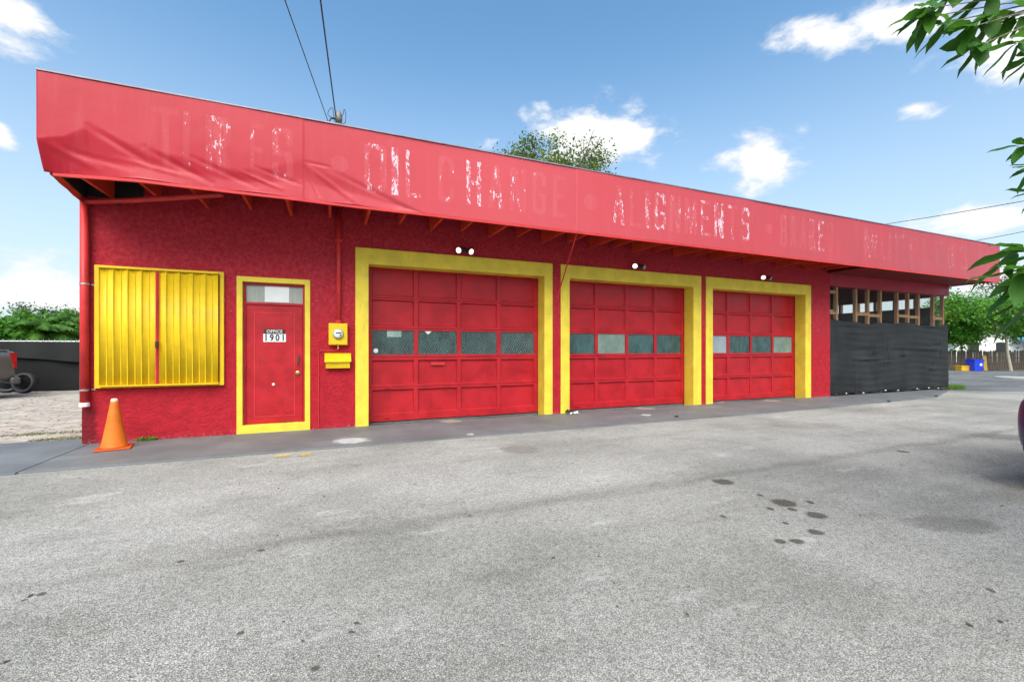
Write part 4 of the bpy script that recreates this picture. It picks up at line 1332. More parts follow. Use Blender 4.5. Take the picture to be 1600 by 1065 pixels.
def tree(name, label, cat, base, c, rad, mat, bark, n, clumps, csz, leaf, seed, trunk_r=.12, group=None, limbs=14, aspect=.55):
    rnd = random.Random(seed)
    b = Vector(base)
    T = empty(name, b); tag(T, label, cat, group)
    c = Vector(c) - b
    pts, cs = clumpy(rnd, c, rad, n, clumps, csz)
    leaf_cloud('crown', mat, T, pts, leaf, rnd, aspect, .5, c)
    m = MB()
    fork = Vector((c.x * .4, c.y * .4, max(.3, c.z - rad[2] * .8)))
    m.tube([(0, 0, -.1), (c.x * .12 + rnd.gauss(0, .05), c.y * .12 + rnd.gauss(0, .05), fork.z * .5), fork], [trunk_r * 1.25, trunk_r, trunk_r * .8], 9)
    for k in range(min(limbs, len(cs))):
        e = cs[k][0]
        mid = fork.lerp(e, .5) + Vector((rnd.gauss(0, .12), rnd.gauss(0, .12), rnd.gauss(.08, .1))) * rad[0] * .3
        m.tube([fork - Vector((0, 0, .05)), mid, e], [trunk_r * .55, trunk_r * .3, trunk_r * .1], 6)
        for j in range(3):
            q = e + Vector((rnd.gauss(0, 1), rnd.gauss(0, 1), abs(rnd.gauss(0, 1)))) * csz * .6
            m.tube([mid.lerp(e, .6), q], [trunk_r * .14, trunk_r * .05], 4)
    m.build('trunk', bark, T)
    return T


# big sparse tree behind the roof
tb = at(872, 545, 26)
tc_ = at(860, 276, 26)
tree('shade_tree', 'sparse olive tree whose crown shows above the middle of the roof', 'tree', (tb.x, tb.y, -.05), tc_, (4.3, 3.2, 1.7), M['leaf_olive'], M['bark'], 13000, 90, .85, .19, 11, .22, None, 40)
# trees by the rear fence, right
for (px, py, dpt, rx, rz, sd, lab, mt_, n) in [
        (1503, 503, 30.5, 2.7, 1.95, 21, 'bright green tree right beside the corner of the garage', 'leaf_bright', 15000),
        (1558, 490, 28.5, 2.5, 1.35, 22, 'bright green tree with slanting pale trunk above the blue bin', 'leaf_bright', 9000),
        (1612, 498, 29.5, 2.0, 1.5, 23, 'green tree at the right picture edge over the picket fence', 'leaf_mid', 6000)]:
    c = at(px, py, dpt); bpos = at(px + (22 if sd == 22 else 0), 578, dpt)
    tree('fence_tree', lab, 'tree', (bpos.x, bpos.y, -.04), c, (rx, rx, rz), M[mt_], M['bark_pale'], n, 60, .66, .17, sd, .075, 'trees along the rear fence', 16)
c = at(1590, 455, 52); bpos = at(1590, 560, 52)
tree('far_tree', 'dark tree standing far behind the rear fence at the right', 'tree', (bpos.x, bpos.y, -.05), c, (3.4, 3.4, 3.0), M['leaf_dark'], M['bark'], 3000, 40, 1.1, .28, 31, .2, None, 14)

# shrubs and palms beyond the left fence
for i, (px, py, dpt, rx, rz, sd, nm, lab, mt_, lf) in enumerate([
        (8, 523, 16.5, .95, .75, 41, 'broad_leaf_shrub', 'light green broad leaved shrub above the fence at the left picture edge', 'leaf_bright', .20),
        (34, 512, 17.6, .9, .7, 42, 'dark_shrub', 'darker shrub next to the light green one behind the fence', 'leaf_mid', .15),
        (112, 512, 18.5, 1.0, .85, 43, 'brown_green_shrub', 'green shrub behind the fence touching the garage corner', 'leaf_mid', .16),
        (75, 500, 21.0, 1.5, .75, 44, 'background_shrub', 'wispy topped shrub behind the drooping palms', 'leaf_dark', .13),
        (72, 525, 17.4, .8, .45, 45, 'croton_shrub', 'low yellowish shrub among the palms behind the fence', 'leaf_olive', .14)]):
    c = at(px, py, dpt); bp = at(px, 600, dpt)
    tree(nm, lab, 'shrub', (bp.x, bp.y, -.05), c, (rx, rx, rz), M[mt_], M['bark'], 2000, 34, .36, lf, sd, .05, 'shrubs beyond the left fence', 10)


def palm(label, base, h, R_, nf, seed):
    rnd = random.Random(seed)
    T = empty('small_palm', base); tag(T, label, 'palm', 'palms beyond the left fence')
    MB().tube([(0, 0, -.1), (.03, .02, h * .5), (0, 0, h)], [.10, .085, .07], 8).build('trunk', M['bark_pale'], T)
    for k in range(nf):
        a = k * 2.399 + rnd.uniform(-.2, .2)
        el = rnd.uniform(.25, 1.15)
        L = R_ * rnd.uniform(.8, 1.15)
        d = Vector((math.cos(a), math.sin(a), 0))
        V, F = [], []
        N = 16
        pts = []
        for i in range(N + 1):
            t = i / N
            r = L * t * math.cos(el * (1 - t * .5))
            z = L * math.sin(el) * t * 1.1 - L * .95 * t * t * (.75 + .3 * math.cos(el))
            pts.append(Vector((d.x * r, d.y * r, h + z)))
        sd = Vector((-d.y, d.x, 0))
        for i in range(1, N + 1):
            p = pts[i]; tg = (pts[i] - pts[i - 1]).normalized()
            ll = L * .34 * math.sin(math.pi * min(1, (i / N) * .85 + .12))
            for s in (-1, 1):
                for q in (0, .5):
                    pp_ = pts[i - 1].lerp(p, q)
                    tip = pp_ + sd * s * ll * .75 + tg * ll * .55 - Vector((0, 0, ll * rnd.uniform(.3, .6)))
                    wv = tg * L * .022
                    o = len(V)
                    V += [tuple(pp_ - wv), tuple(pp_ + wv), tuple(pp_.lerp(tip, .5) + wv + Vector((0, 0, ll * .1))), tuple(pp_.lerp(tip, .5) - wv + Vector((0, 0, ll * .1))), tuple(tip)]
                    F += [(o, o + 1, o + 2, o + 3), (o + 3, o + 2, o + 4)]
        me = bpy.data.meshes.new('frond'); me.from_pydata(V, [], F)
        link('frond', me, M['leaf_mid'], T)
    return T


for i, (px, dpt, h, R_, sd, lab) in enumerate([(58, 17.0, 2.05, 1.35, 5, 'drooping palm nearest the light green shrub behind the fence'), (84, 17.6, 2.25, 1.4, 6, 'middle palm with arching fronds behind the fence'),
                                               (106, 18.2, 2.4, 1.4, 7, 'palm nearest the garage corner behind the fence')]):
    b_ = at(px, 600, dpt)
    palm(lab, (b_.x, b_.y, -.05), h, R_, 20, sd)

# ------------------------------------------------------------------ left fence with black cloth
lf = empty('yard_fence'); tag(lf, 'black cloth covered chain link fence with pale top rail at the left', 'fence')
FYL = 19.5
fx0, fx1 = -22.0, -4.2
x = fx1
while x > fx0:
    MB().tube([(x, FYL + .05, -.1), (x, FYL + .05, 1.66)], .03, 8).build('post', M['steel'], lf)
    x -= 2.4
MB().tube([(fx0, FYL + .02, 1.655), (fx1, FYL + .02, 1.655)], .020, 8).build('top_rail', M['steel'], lf)
g = MB()
x = fx0
while x < fx1:
    g.tube([(x, FYL, 1.64), (x + .03, FYL, 1.74)], .006, 3, False); g.tube([(x + .06, FYL, 1.64), (x + .03, FYL, 1.74)], .006, 3, False)
    x += .14
kind(g.build('mesh_barbs', M['steel'], lf), 'stuff')
xs3 = np.linspace(fx0, fx1, 240); ts3 = np.linspace(0, 1, 40)
P, T = np.meshgrid(xs3, ts3, indexing='ij')


def cloth_mesh(z0, z1, yy, name, mat, parent):
    Zc = z0 + (z1 - z0) * T
    co = np.stack([P, yy, Zc], -1).reshape(-1, 3)
    idx = np.arange(P.size).reshape(P.shape)
    fa = np.stack([idx[:-1, :-1], idx[1:, :-1], idx[1:, 1:], idx[:-1, 1:]], -1).reshape(-1, 4)
    me = bpy.data.meshes.new(name); me.from_pydata(co.tolist(), [], fa.tolist()); me.update()
    o = link(name, me, mat, parent, smooth=True)
    s_ = o.modifiers.new('thickness', 'SOLIDIFY'); s_.thickness = .003
    return o


cloth_mesh(np.full(P.shape, .0), np.full(P.shape, 1.62), FYL - .02 + .02 * np.sin(P * 3) * np.sin(T * 3), 'lower_cloth', m_screen('worn_grey_cloth', .003), lf)
cloth_mesh(1.02 + .10 * np.sin(P * 1.25 + 1.2), np.full(P.shape, 1.63), FYL - .09 - .05 * (1 - T) - .02 * np.sin(P * 6) * (1 - T), 'upper_flap', m_screen('black_fence_cloth', .0018), lf)

for i, (px, dpt, lab) in enumerate([(39, 13.9, 'black tyre standing against the fence, right one of two'), (12, 14.1, 'black tyre half hidden behind the grey pickup')]):
    p = at(px, 597, dpt)
    ty = empty('loose_tyre', (p.x, p.y, 0), R(-14 + 22 * i)); tag(ty, lab, 'tyre', 'loose tyres by the left fence')
    Mt = Matrix.Translation((0, 0, .325)) @ Matrix.Rotation(R(90 - 8), 4, 'X')
    MB().lathe([(.23, -.09), (.27, -.105), (.31, -.095), (.325, -.06), (.325, .06), (.31, .095), (.27, .105), (.23, .09), (.215, .06), (.215, -.06), (.23, -.09)], Mt, 32, False).build('tyre', M['rubber'], ty, smooth=True)
    MB().lathe([(.255, .1035), (.285, .1045), (.290, .098), (.25, .098), (.255, .1035)], Mt, 32, False).build('sidewall_band', simple('lit_sidewall_rubber', (.10, .10, .105), .6), ty)  # paler ring paints in the light caught by the sidewall

# ------------------------------------------------------------------ vehicles
def loft(stations, name, mat, parent, subd=2):
    """stations: list of rings with equal number of points"""
    def nudge(r, q, k):
        return [tuple(Vector(a).lerp(Vector(b), k)) for a, b in zip(r, q)]
    stations = [stations[0], nudge(stations[0], stations[1], .12)] + list(stations[1:-1]) + [nudge(stations[-1], stations[-2], .12), stations[-1]]
    n = len(stations[0]); m = MB()
    for ring in stations: m.v += [tuple(p) for p in ring]
    for i in range(len(stations) - 1):
        for k in range(n):
            k2 = (k + 1) % n
            m.f.append((i * n + k, i * n + k2, (i + 1) * n + k2, (i + 1) * n + k))
    m.f.append(tuple(reversed(range(n)))); m.f.append(tuple((len(stations) - 1) * n + k for k in range(n)))
    me = m.mesh(name)
    bm = bmesh.new(); bm.from_mesh(me); bmesh.ops.recalc_face_normals(bm, faces=bm.faces); bm.to_mesh(me); bm.free()
    return link(name, me, mat, parent, smooth=True, subd=subd)


def ring(x, hw, zb, zt, tum=.92, mid=.55):
    zm = zb + (zt - zb) * mid
    pts = [(hw * .86, zb), (hw * .98, zb + (zt - zb) * .16), (hw, zm), (hw * .985, zb + (zt - zb) * .82), (hw * tum, zt), (hw * .45, zt + .015)]
    return [(x, y, z) for y, z in pts] + [(x, -y, z) for y, z in reversed(pts)]


def wheel(parent, x, y, r, side):
    Mw = Matrix.Translation((x, y, r)) @ Matrix.Rotation(R(90), 4, 'X')
    w = MB().lathe([(r * .62, -.10), (r * .93, -.11), (r, -.08), (r, .08), (r * .93, .11), (r * .62, .10)], Mw, 28).build('wheel', M['rubber'], parent, smooth=True)
    Mr = Matrix.Translation((x, y + side * .085, r)) @ Matrix.Rotation(R(-90 * side), 4, 'X')
    MB().lathe([(r * .63, -.02), (r * .63, .03), (r * .56, .015), (r * .2, .03), (r * .05, .03)], Mr, 20).build('rim', M['steel'], w)


def m_car(name, col):
    t = NT(name)
    t.P(Base_Color=col, Roughness=.35, Metallic=.1, Coat_Weight=.5, Coat_Roughness=.05)
    return t.m


M['tail'] = simple('red_tail_lens', (.26, .010, .009), .15)
M['amber'] = simple('amber_lens', (.6, .22, .02), .15)
M['auto_glass'] = simple('auto_glass', (.015, .018, .02), .06)
M['trim'] = simple('black_trim', (.015, .015, .016), .5)

# grey pickup at the far left: +x is its front
pk = empty('pickup_truck'); tag(pk, 'grey pickup truck whose tail shows at the left picture edge', 'truck')
grey = m_car('grey_car_paint', (.055, .057, .05))
H = .93
loft([ring(-2.80, .93, .52, 1.35), ring(-2.72, .945, .50, 1.38), ring(-2.2, .93, .50, 1.37), ring(-.6, .94, .48, 1.37), ring(-.55, .94, .48, 1.30), ring(1.2, .94, .46, 1.24), ring(2.2, .92, .44, 1.18), ring(2.75, .84, .46, 1.08), ring(2.85, .70, .52, .95)], 'body', grey, pk)
loft([ring(-.55, .80, 1.22, 1.75, .8), ring(-.4, .82, 1.2, 1.86, .78), ring(.7, .82, 1.2, 1.88, .78), ring(1.35, .80, 1.15, 1.45, .85), ring(1.7, .78, 1.1, 1.2, .9)], 'cab', grey, pk)
loft([ring(-.35, .825, 1.36, 1.72, .86), ring(.65, .828, 1.36, 1.74, .86), ring(1.2, .80, 1.32, 1.46, .9)], 'side_windows', M['auto_glass'], pk)
MB().box(-2.90, -2.70, -.95, .95, .44, .64).build('rear_bumper', simple('bumper_grey', (.07, .07, .065), .4, .3), pk, bevel=.05)
for s in (-1, 1):
    MB().add([(-2.815, s * .74, 1.31), (-2.815, s * .955, 1.31), (-2.68, s * .955, 1.33), (-2.77, s * .955, .90), (-2.815, s * .955, .88), (-2.815, s * .80, .86),
              (-2.70, s * .74, 1.31), (-2.70, s * .90, 1.31), (-2.68, s * .90, 1.33), (-2.695, s * .90, .90), (-2.70, s * .9, .88), (-2.70, s * .80, .86)],
             [(0, 1, 4, 5), (1, 2, 3, 4), (6, 7, 1, 0), (7, 8, 2, 1), (8, 9, 3, 2), (9, 10, 4, 3), (10, 11, 5, 4), (11, 6, 0, 5)]).build('tail_light', M['tail'], pk)
    for x in (-1.75, 1.75): wheel(pk, x, s * .84, .37, s)
MB().box(-2.70, -.60, -.80, .80, 1.385, 1.40).build('bed_cover', simple('silver_lid', (.25, .25, .25), .3, .2), pk, bevel=.01)
fdir = Vector((-.80, -.60, 0)); ang = math.atan2(fdir.y, fdir.x)
corner = at(23, 560, 12.4)
# rear right corner (local (-2.8,-.93)) sits at `corner`
off_ = Matrix.Rotation(ang, 3, 'Z') @ Vector((-2.78, .93, 0))
pk.location = (corner.x - off_.x, corner.y - off_.y, -.03); pk.rotation_euler = (0, 0, ang)

# dark purple hatchback cut by the right picture edge, tail towards the camera's left
hc = empty('hatchback_car'); tag(hc, 'dark purple hatchback cut off by the right picture edge', 'car')
purple = m_car('purple_car_paint', (.030, .016, .085))
loft([ring(-2.04, .74, .36, .90), ring(-1.98, .84, .30, .96), ring(-1.80, .87, .26, .99), ring(-1.0, .88, .24, 1.0), ring(.9, .88, .24, .98), ring(1.5, .86, .25, .92), ring(1.95, .76, .28, .80), ring(2.08, .55, .36, .68)], 'body', purple, hc)
loft([ring(-1.92, .66, .90, 1.0, .9), ring(-1.60, .72, .92, 1.42, .8), ring(-1.2, .74, .92, 1.50, .76), ring(-.1, .74, .92, 1.50, .76), ring(.6, .72, .92, 1.28, .8), ring(1.1, .70, .90, 1.0, .9)], 'cabin', purple, hc)
loft([ring(-1.95, .56, .99, 1.04, .9), ring(-1.72, .60, 1.02, 1.34, .85), ring(-1.62, .60, 1.05, 1.40, .85)], 'rear_window', M['auto_glass'], hc, 1)
loft([ring(-1.45, .752, 1.02, 1.36, .87), ring(-.2, .758, 1.02, 1.40, .86), ring(.55, .73, 1.02, 1.20, .92)], 'side_windows', M['auto_glass'], hc, 1)
MB().box(-2.055, -1.90, -.78, .78, .34, .56).build('rear_bumper', purple, hc, bevel=.06)
MB().box(-2.07, -2.04, -.26, .26, .62, .74).build('number_plate', M['paper'], hc, bevel=.005)
for s in (-1, 1):
    tl = MB().add([(-2.052, s * .50, .88), (-2.045, s * .70, .89), (-2.035, s * .74, .88), (-2.035, s * .74, .66), (-2.045, s * .70, .62), (-2.055, s * .52, .64)] +
                  [(-1.98, s * .50, .88), (-1.98, s * .70, .89), (-1.94, s * .76, .89), (-1.94, s * .76, .66), (-1.98, s * .70, .62), (-1.98, s * .52, .64)],
                  [(0, 1, 4, 5), (1, 2, 3, 4), (6, 7, 1, 0), (7, 8, 2, 1), (8, 9, 3, 2), (9, 10, 4, 3), (10, 11, 5, 4), (11, 6, 0, 5)]).build('tail_light', M['tail'], hc)
    MB().box(-2.062, -2.045, min(s * .54, s * .68), max(s * .54, s * .68), .80, .86).build('turn_lens', M['amber'], tl)
    for x in (-1.25, 1.3): wheel(hc, x, s * .80, .31, s)
hc.location = (6.61 + 1.98, 2.17 - .80, Z_AS); hc.rotation_euler = (0, 0, R(0))

# ------------------------------------------------------------------ rear fence and clutter, right
rf = empty('picket_fence'); tag(rf, 'weathered dark picket fence across the rear parking lot', 'fence')
ctr = at(1545, 578, 30.2)
dirv = Vector((_c, -_s, 0))
Mf = Matrix.Translation((ctr.x, ctr.y, 0)) @ Matrix.Rotation(-YAW, 4, 'Z')
pkm = MB().add([(-.07, -.012, 0), (.07, -.012, 0), (.07, -.012, 1.28), (0, -.012, 1.36), (-.07, -.012, 1.28), (-.07, .012, 0), (.07, .012, 0), (.07, .012, 1.28), (0, .012, 1.36), (-.07, .012, 1.28)],
               [(0, 1, 2, 3, 4), (9, 8, 7, 6, 5), (0, 5, 6, 1), (1, 6, 7, 2), (2, 7, 8, 3), (3, 8, 9, 4), (4, 9, 5, 0)]).mesh('picket')
pkm.materials.append(M['picket'])
for k in range(-40, 34):
    o = bpy.data.objects.new('picket', pkm); C.objects.link(o); o.parent = rf
    o.matrix_world = Mf @ Matrix.Translation((k * .165, 0, -.05 + random.gauss(0, .03))) @ Matrix.Rotation(random.gauss(0, .02), 4, 'Y')
for z in (.45, .78):
    MB().rbox(Mf @ Matrix.Translation((-.4, -.045, z)), 12.4, .05, .06).build('rail', M['picket'], rf)

bb = empty('blue_bin', at(1523, 578, 28.6)); bb.location.z = Z_LOT; bb.rotation_euler = (0, 0, -YAW)
tag(bb, 'blue plastic bin in front of the picket fence', 'bin')
blue = simple('blue_plastic', (.012, .045, .55), .4)


def tub(parent, w0, w1, d0, d1, h, mat, name, rim):
    t = .015
    m = MB()
    def rg(w, d, z): return [(-w / 2, -d / 2, z), (w / 2, -d / 2, z), (w / 2, d / 2, z), (-w / 2, d / 2, z)]
    m.v = rg(w0, d0, 0) + rg(w1, d1, h) + rg(w1 - 2 * t, d1 - 2 * t, h) + rg(w0 - 2 * t, d0 - 2 * t, t)
    m.f = [(3, 2, 1, 0)] + [(i, (i + 1) % 4, 4 + (i + 1) % 4, 4 + i) for i in range(4)] + [(4 + i, 4 + (i + 1) % 4, 8 + (i + 1) % 4, 8 + i) for i in range(4)] + \
          [(8 + i, 8 + (i + 1) % 4, 12 + (i + 1) % 4, 12 + i) for i in range(4)] + [(12, 13, 14, 15)]
    b = m.build(name, mat, parent, bevel=.01)
    MB().cells([-w1 / 2 - .02, -w1 / 2 + .006, w1 / 2 - .006, w1 / 2 + .02], [0, 1], lambda i, j: False, 0, 1)
    r_ = MB()
    for (a, b_, c, d) in ((-w1 / 2 - .02, w1 / 2 + .02, -d1 / 2 - .02, -d1 / 2 - .001), (-w1 / 2 - .02, w1 / 2 + .02, d1 / 2 + .001, d1 / 2 + .02), (-w1 / 2 - .02, -w1 / 2 - .001, -d1 / 2, d1 / 2), (w1 / 2 + .001, w1 / 2 + .02, -d1 / 2, d1 / 2)):
        r_.box(a, b_, c, d, h - .05, h)
    r_.build(rim, mat, parent)


tub(bb, .52, .64, .48, .58, .76, blue, 'bin_body', 'bin_rim')
MB().lathe([(.09, 0), (.09, .004)], Matrix.Translation((.12, -.275, .42)) @ Matrix.Rotation(R(90), 4, 'X') @ Matrix.Rotation(R(4), 4, 'X'), 14).build('recycling_mark', M['paper'], bb)
yt = empty('yellow_tub', at(1505, 577, 28.9)); yt.location.z = Z_LOT; yt.rotation_euler = (0, 0, -YAW)
tag(yt, 'low yellow tub beside the blue bin', 'tub')
tub(yt, .62, .72, .42, .5, .34, simple('yellow_plastic', (.72, .40, .02), .45), 'tub_body', 'tub_rim')
yp = empty('yellow_board', at(1540, 578, 29.2)); yp.location.z = Z_LOT; yp.rotation_euler = (0, 0, -YAW)
tag(yp, 'upright yellow board leaning on the fence right of the blue bin', 'board')
Mb = Matrix.Rotation(R(-5), 4, 'X')
MB().rbox(Mb @ Matrix.Translation((0, 0, .5)), .25, .04, 1.0).build('board', simple('mustard_paint', (.42, .27, .04), .7), yp, bevel=.005)
MB().rbox(Mb @ Matrix.Translation((0, .035, .25)), .20, .03, .06).build('cleat', M['picket'], yp)
MB().rbox(Mb @ Matrix.Translation((0, .035, .75)), .20, .03, .06).build('cleat', M['picket'], yp)
pr = at(1600, 591, 21.2)
o = MB().lathe([(1.0, -.03), (1.0, .045), (.94, .07), (.1, .075)], Matrix.Translation((pr.x, pr.y, Z_LOT)), 36).build('concrete_pad', simple('pale_concrete', (.30, .285, .26), .8, 0, .12, 5), smooth=False)
tag(o, 'round pale concrete pad at the right edge of the parking lot', 'concrete pad')

# white building and blue awning glimpsed beyond
wb = empty('white_house'); tag(wb, 'low white house with blue awning behind the rear fence', 'building')
Mh = Matrix.Translation(at(1570, 545, 44).to_3d() - Vector((0, 0, CAM_H))) @ Matrix.Rotation(-YAW, 4, 'Z')
wwm = simple('white_render', (.72, .70, .68), .8, 0, .05)
MB().rbox(Mh @ Matrix.Translation((3, 3, 1.6)), 16, 6, 3.3).build('wall', wwm, wb)
MB().rbox(Mh @ Matrix.Translation((3, 3, 3.36)), 16.8, 6.8, .2).build('roof', simple('grey_roof', (.3, .3, .31), .8), wb)
for k in (-3.2, -.4, 2.4):
    w_ = MB().rbox(Mh @ Matrix.Translation((k, -.01, 1.55)), 1.3, .08, 1.2).build('window', M['white'], wb)
    MB().rbox(Mh @ Matrix.Translation((k, -.06, 1.55)), 1.1, .03, 1.0).build('pane', M['auto_glass'], w_)
MB().rbox(Mh @ Matrix.Translation((2.2, -.7, 2.35)) @ Matrix.Rotation(R(24), 4, 'X'), 3.4, 1.6, .06).build('awning', simple('blue_awning', (.10, .28, .5), .6), wb)

# ------------------------------------------------------------------ foreground tree at the right: trunk out of frame, twigs of long leaves reaching in
nt = empty('foreground_tree', (5.25, -.9, 0)); tag(nt, 'near tree reaching long green leaves in from the right picture edge', 'tree')
nb = Vector((5.25, -.9, 0))
rnd = random.Random(77)
tw = MB()
crownV, crownF = [], []


def big_leaf(p, d, L, w, roll, droop=.25):
    """a pointed leaf of 2 x 6 faces, folded along its midrib and curling down"""
    d = d.normalized()
    side = d.cross(Vector((0, 0, 1)))
    side = side.normalized() if side.length > .05 else Vector((1, 0, 0))
    side.rotate(Matrix.Rotation(roll, 3, d))
    up = side.cross(d)
    N = 6; o = len(crownV)
    for i in range(N + 1):
        t = i / N
        hw_ = w * (.5 + .05 * math.sin(t * 17 + roll * 5)) * (math.sin(math.pi * min(1, t ** 1.1)) ** .6 if 0 < t < 1 else .02)
        c_ = p + d * L * t - Vector((0, 0, droop * L * t * t)) + up * (.03 * L * math.sin(t * 9 + roll))
        fold = up * hw_ * .35
        crownV.extend([tuple(c_ - nb), tuple(c_ + side * hw_ + fold - nb), tuple(c_ - side * hw_ + fold - nb)])
    for i in range(N):
        a = o + i * 3
        crownF.extend([(a, a + 3, a + 4, a + 1), (a, a + 2, a + 5, a + 3)])


def spray(p, d, n, L, w, spread=.9, droop=.3):
    """a whorl of leaves at a twig tip"""
    d = d.normalized()
    for k in range(n):
        a = 2 * math.pi * k / n + rnd.uniform(-.3, .3)
        o_ = d.orthogonal().normalized(); o_.rotate(Matrix.Rotation(a, 3, d))
        dd = (d * rnd.uniform(.5, 1.1) + o_ * spread).normalized()
        big_leaf(p + d * rnd.uniform(-.06, .03), dd, L * rnd.uniform(.75, 1.2), w * rnd.uniform(.8, 1.15), rnd.uniform(-.7, .7), droop)


trunk_top = Vector((5.2, -.75, 2.0))
tw.tube([(0, 0, -.05), (-.03, .05, .25), Vector((5.28, -.82, 1.1)) - nb, trunk_top - nb], [.17, .12, .105, .085], 10)
kind(MB().lathe([(.62, -.02), (.6, .02), (.3, .035), (.05, .04)], Matrix.Translation((5.25, -.9, Z_AS)), 24).build('soil_bed', M['dirt']), 'structure')
twigs = [  # (tip pixel, depth, leaves, length, width)
    (1445, 28, 3.0, 5, .22, .09), (1455, 12, 3.0, 6, .23, .095), (1478, 36, 3.0, 6, .23, .09), (1492, -8, 3.1, 6, .22, .09), (1520, 42, 2.9, 6, .25, .10), (1538, 68, 2.9, 7, .25, .10), (1552, 30, 3.0, 6, .24, .095),
    (1580, 28, 3.1, 6, .23, .095), (1592, 66, 2.9, 6, .22, .08), (1550, -10, 3.0, 7, .25, .095), (1604, 22, 3.0, 6, .23, .09), (1618, 88, 2.9, 6, .22, .07),
    (1600, 228, 3.0, 6, .19, .065), (1612, 262, 3.0, 6, .19, .055), (1622, 300, 3.0, 5, .17, .05),
    (1590, 392, 2.3, 5, .25, .085), (1606, 425, 2.2, 6, .25, .085), (1618, 465, 2.2, 6, .25, .08), (1628, 400, 2.2, 5, .24, .08)]
rgt = Vector((_c, -_s, 0))
limb_end = {}
for key, lo, hi in (('top', -50, 150), ('mid', 150, 350), ('low', 350, 600)):
    tips = [at(px, py, dp_) for (px, py, dp_, n, L, w) in twigs if lo <= py < hi]
    e = sum(tips, Vector()) / len(tips) + rgt * (1.0 if key == 'top' else .7)
    e.z += .12
    limb_end[key] = e
    mid_ = trunk_top.lerp(e, .5) + Vector((.05, .08, .12))
    tw.tube([trunk_top - nb - Vector((0, 0, .06)), mid_ - nb, e - nb], [.05, .033, .018], 8)
for (px, py, dp_, n, L, w) in twigs:
    tip = at(px, py, dp_)
    e = limb_end['top' if py < 150 else 'mid' if py < 350 else 'low']
    midp = e.lerp(tip, .6) + Vector((0, 0, .06))
    tw.tube([e - nb, e.lerp(tip, .3) - nb + Vector((0, 0, .05)), midp - nb, tip - nb], [.011, .008, .005, .003], 6)
    d = (tip - midp).normalized() * .35 - rgt * .8 + Vector((0, 0, -.55 if py < 200 else -.25))
    spray(tip, d, n, L * .9, w * .85, .6, .22)


def outside(p, m_=1.32):
    rel = p - Vector((0, 0, CAM_H))
    dep = rel.x * _s + rel.y * _c
    return not (dep > .15 and (rel.x * _c - rel.y * _s) / dep < m_)


# the rest of the crown stands outside the picture
limbs2 = []
for k in range(7):
    a = k * .9 + .4
    e = trunk_top + Vector((math.cos(a) * .8 + .2, math.sin(a) * .8 - .1, rnd.uniform(.7, 1.6)))
    if not outside(e, 1.45): continue
    tw.tube([trunk_top - nb - Vector((0, 0, .05)), trunk_top.lerp(e, .5) + Vector((0, 0, .15)) - nb, e - nb], [.045, .03, .016], 8)
    limbs2.append(e)
for e in limbs2 + list(limb_end.values()):
    for k in range(16):
        tip = e + Vector((rnd.gauss(0, .45), rnd.gauss(0, .45), rnd.gauss(.12, .32)))
        if not outside(tip): continue
        tw.tube([e - nb, e.lerp(tip, .5) + Vector((0, 0, .06)) - nb, tip - nb], [.010, .006, .003], 5)
        spray(tip, (tip - e) + Vector((0, 0, -.1)), 6, .22, .08, .8, .25)
me = bpy.data.meshes.new('crown'); me.from_pydata(crownV, [], crownF); me.update()
link('crown', me, M['leaf_near'], nt, smooth=True)
tw.build('trunk', M['bark'], nt)

# ------------------------------------------------------------------ small things on the ground
def tuft(label, c, rad, n, h, mat, seed, sx=1.0, sy=1.0):
    rnd = random.Random(seed); V, F = [], []
    for i in range(n):
        a, r_ = rnd.uniform(0, 6.28), rad * math.sqrt(rnd.random())
        p = Vector((math.cos(a) * r_ * sx, math.sin(a) * r_ * sy, -.01))
        t = p + Vector((rnd.gauss(0, .4), rnd.gauss(0, .4), rnd.uniform(.5, 1.2))) * h
        s_ = Vector((rnd.gauss(0, 1), rnd.gauss(0, 1), 0)).normalized() * (.004 + h * .035)
        m_ = p.lerp(t, .55) + Vector((0, 0, h * .15))
        o = len(V); V += [tuple(p - s_), tuple(p + s_), tuple(m_ + s_ * .8), tuple(m_ - s_ * .8), tuple(t)]
        F += [(o, o + 1, o + 2, o + 3), (o + 3, o + 2, o + 4)]
    me = bpy.data.meshes.new('grass_tuft'); me.from_pydata(V, [], F); me.update()
    o = link('grass_tuft', me, mat, loc=c); tag(o, label, 'grass tuft')
    return o


tuft('green weed growing at the wall foot behind the cone', (-2.58, 8.34, 0), .13, 120, .07, M['grass'], 1, 1, .3)
tuft('bright green grass tuft at the far right corner of the garage', (20.75, 8.42, -.03), .34, 420, .16, M['grass'], 2, 1.2, .6)
tuft('dry grass strip along the apron at the garage corner', (-3.85, 9.05, -.02), .42, 700, .045, M['grass_dry'], 3, 1, .35)
tuft('dry grass line across the brick yard near the apron', (-4.25, 9.75, -.02), .6, 600, .04, M['grass_dry'], 4, 1.2, .22)

# stains: thin discs 4 mm above the asphalt
disc = MB(); disc.v = [(0, 0, 0)] + [(math.cos(k * 2 * math.pi / 32), math.sin(k * 2 * math.pi / 32), 0) for k in range(32)]
disc.f = [(0, 1 + k, 1 + (k + 1) % 32) for k in range(32)]
oil = m_stain('oil_stain', (.075, .068, .05), .78)
dark_tone = m_stain('dark_patch', (.19, .175, .15), .5)  # soft translucent ovals, a little darker than the asphalt
yel = m_stain('yellow_paint_mark', (.70, .50, .05), .55)
wht = m_stain('white_paint_smear', (.55, .56, .56), .8)
patch = m_stain('asphalt_patch', (.27, .25, .235), .6)
sandm = m_stain('sand_patch', (.5, .44, .34), .6)


def gpx(px, py, z):
    d = (CAM_H - z) * 685.0 / (py - 545)
    return at(px, py, d)


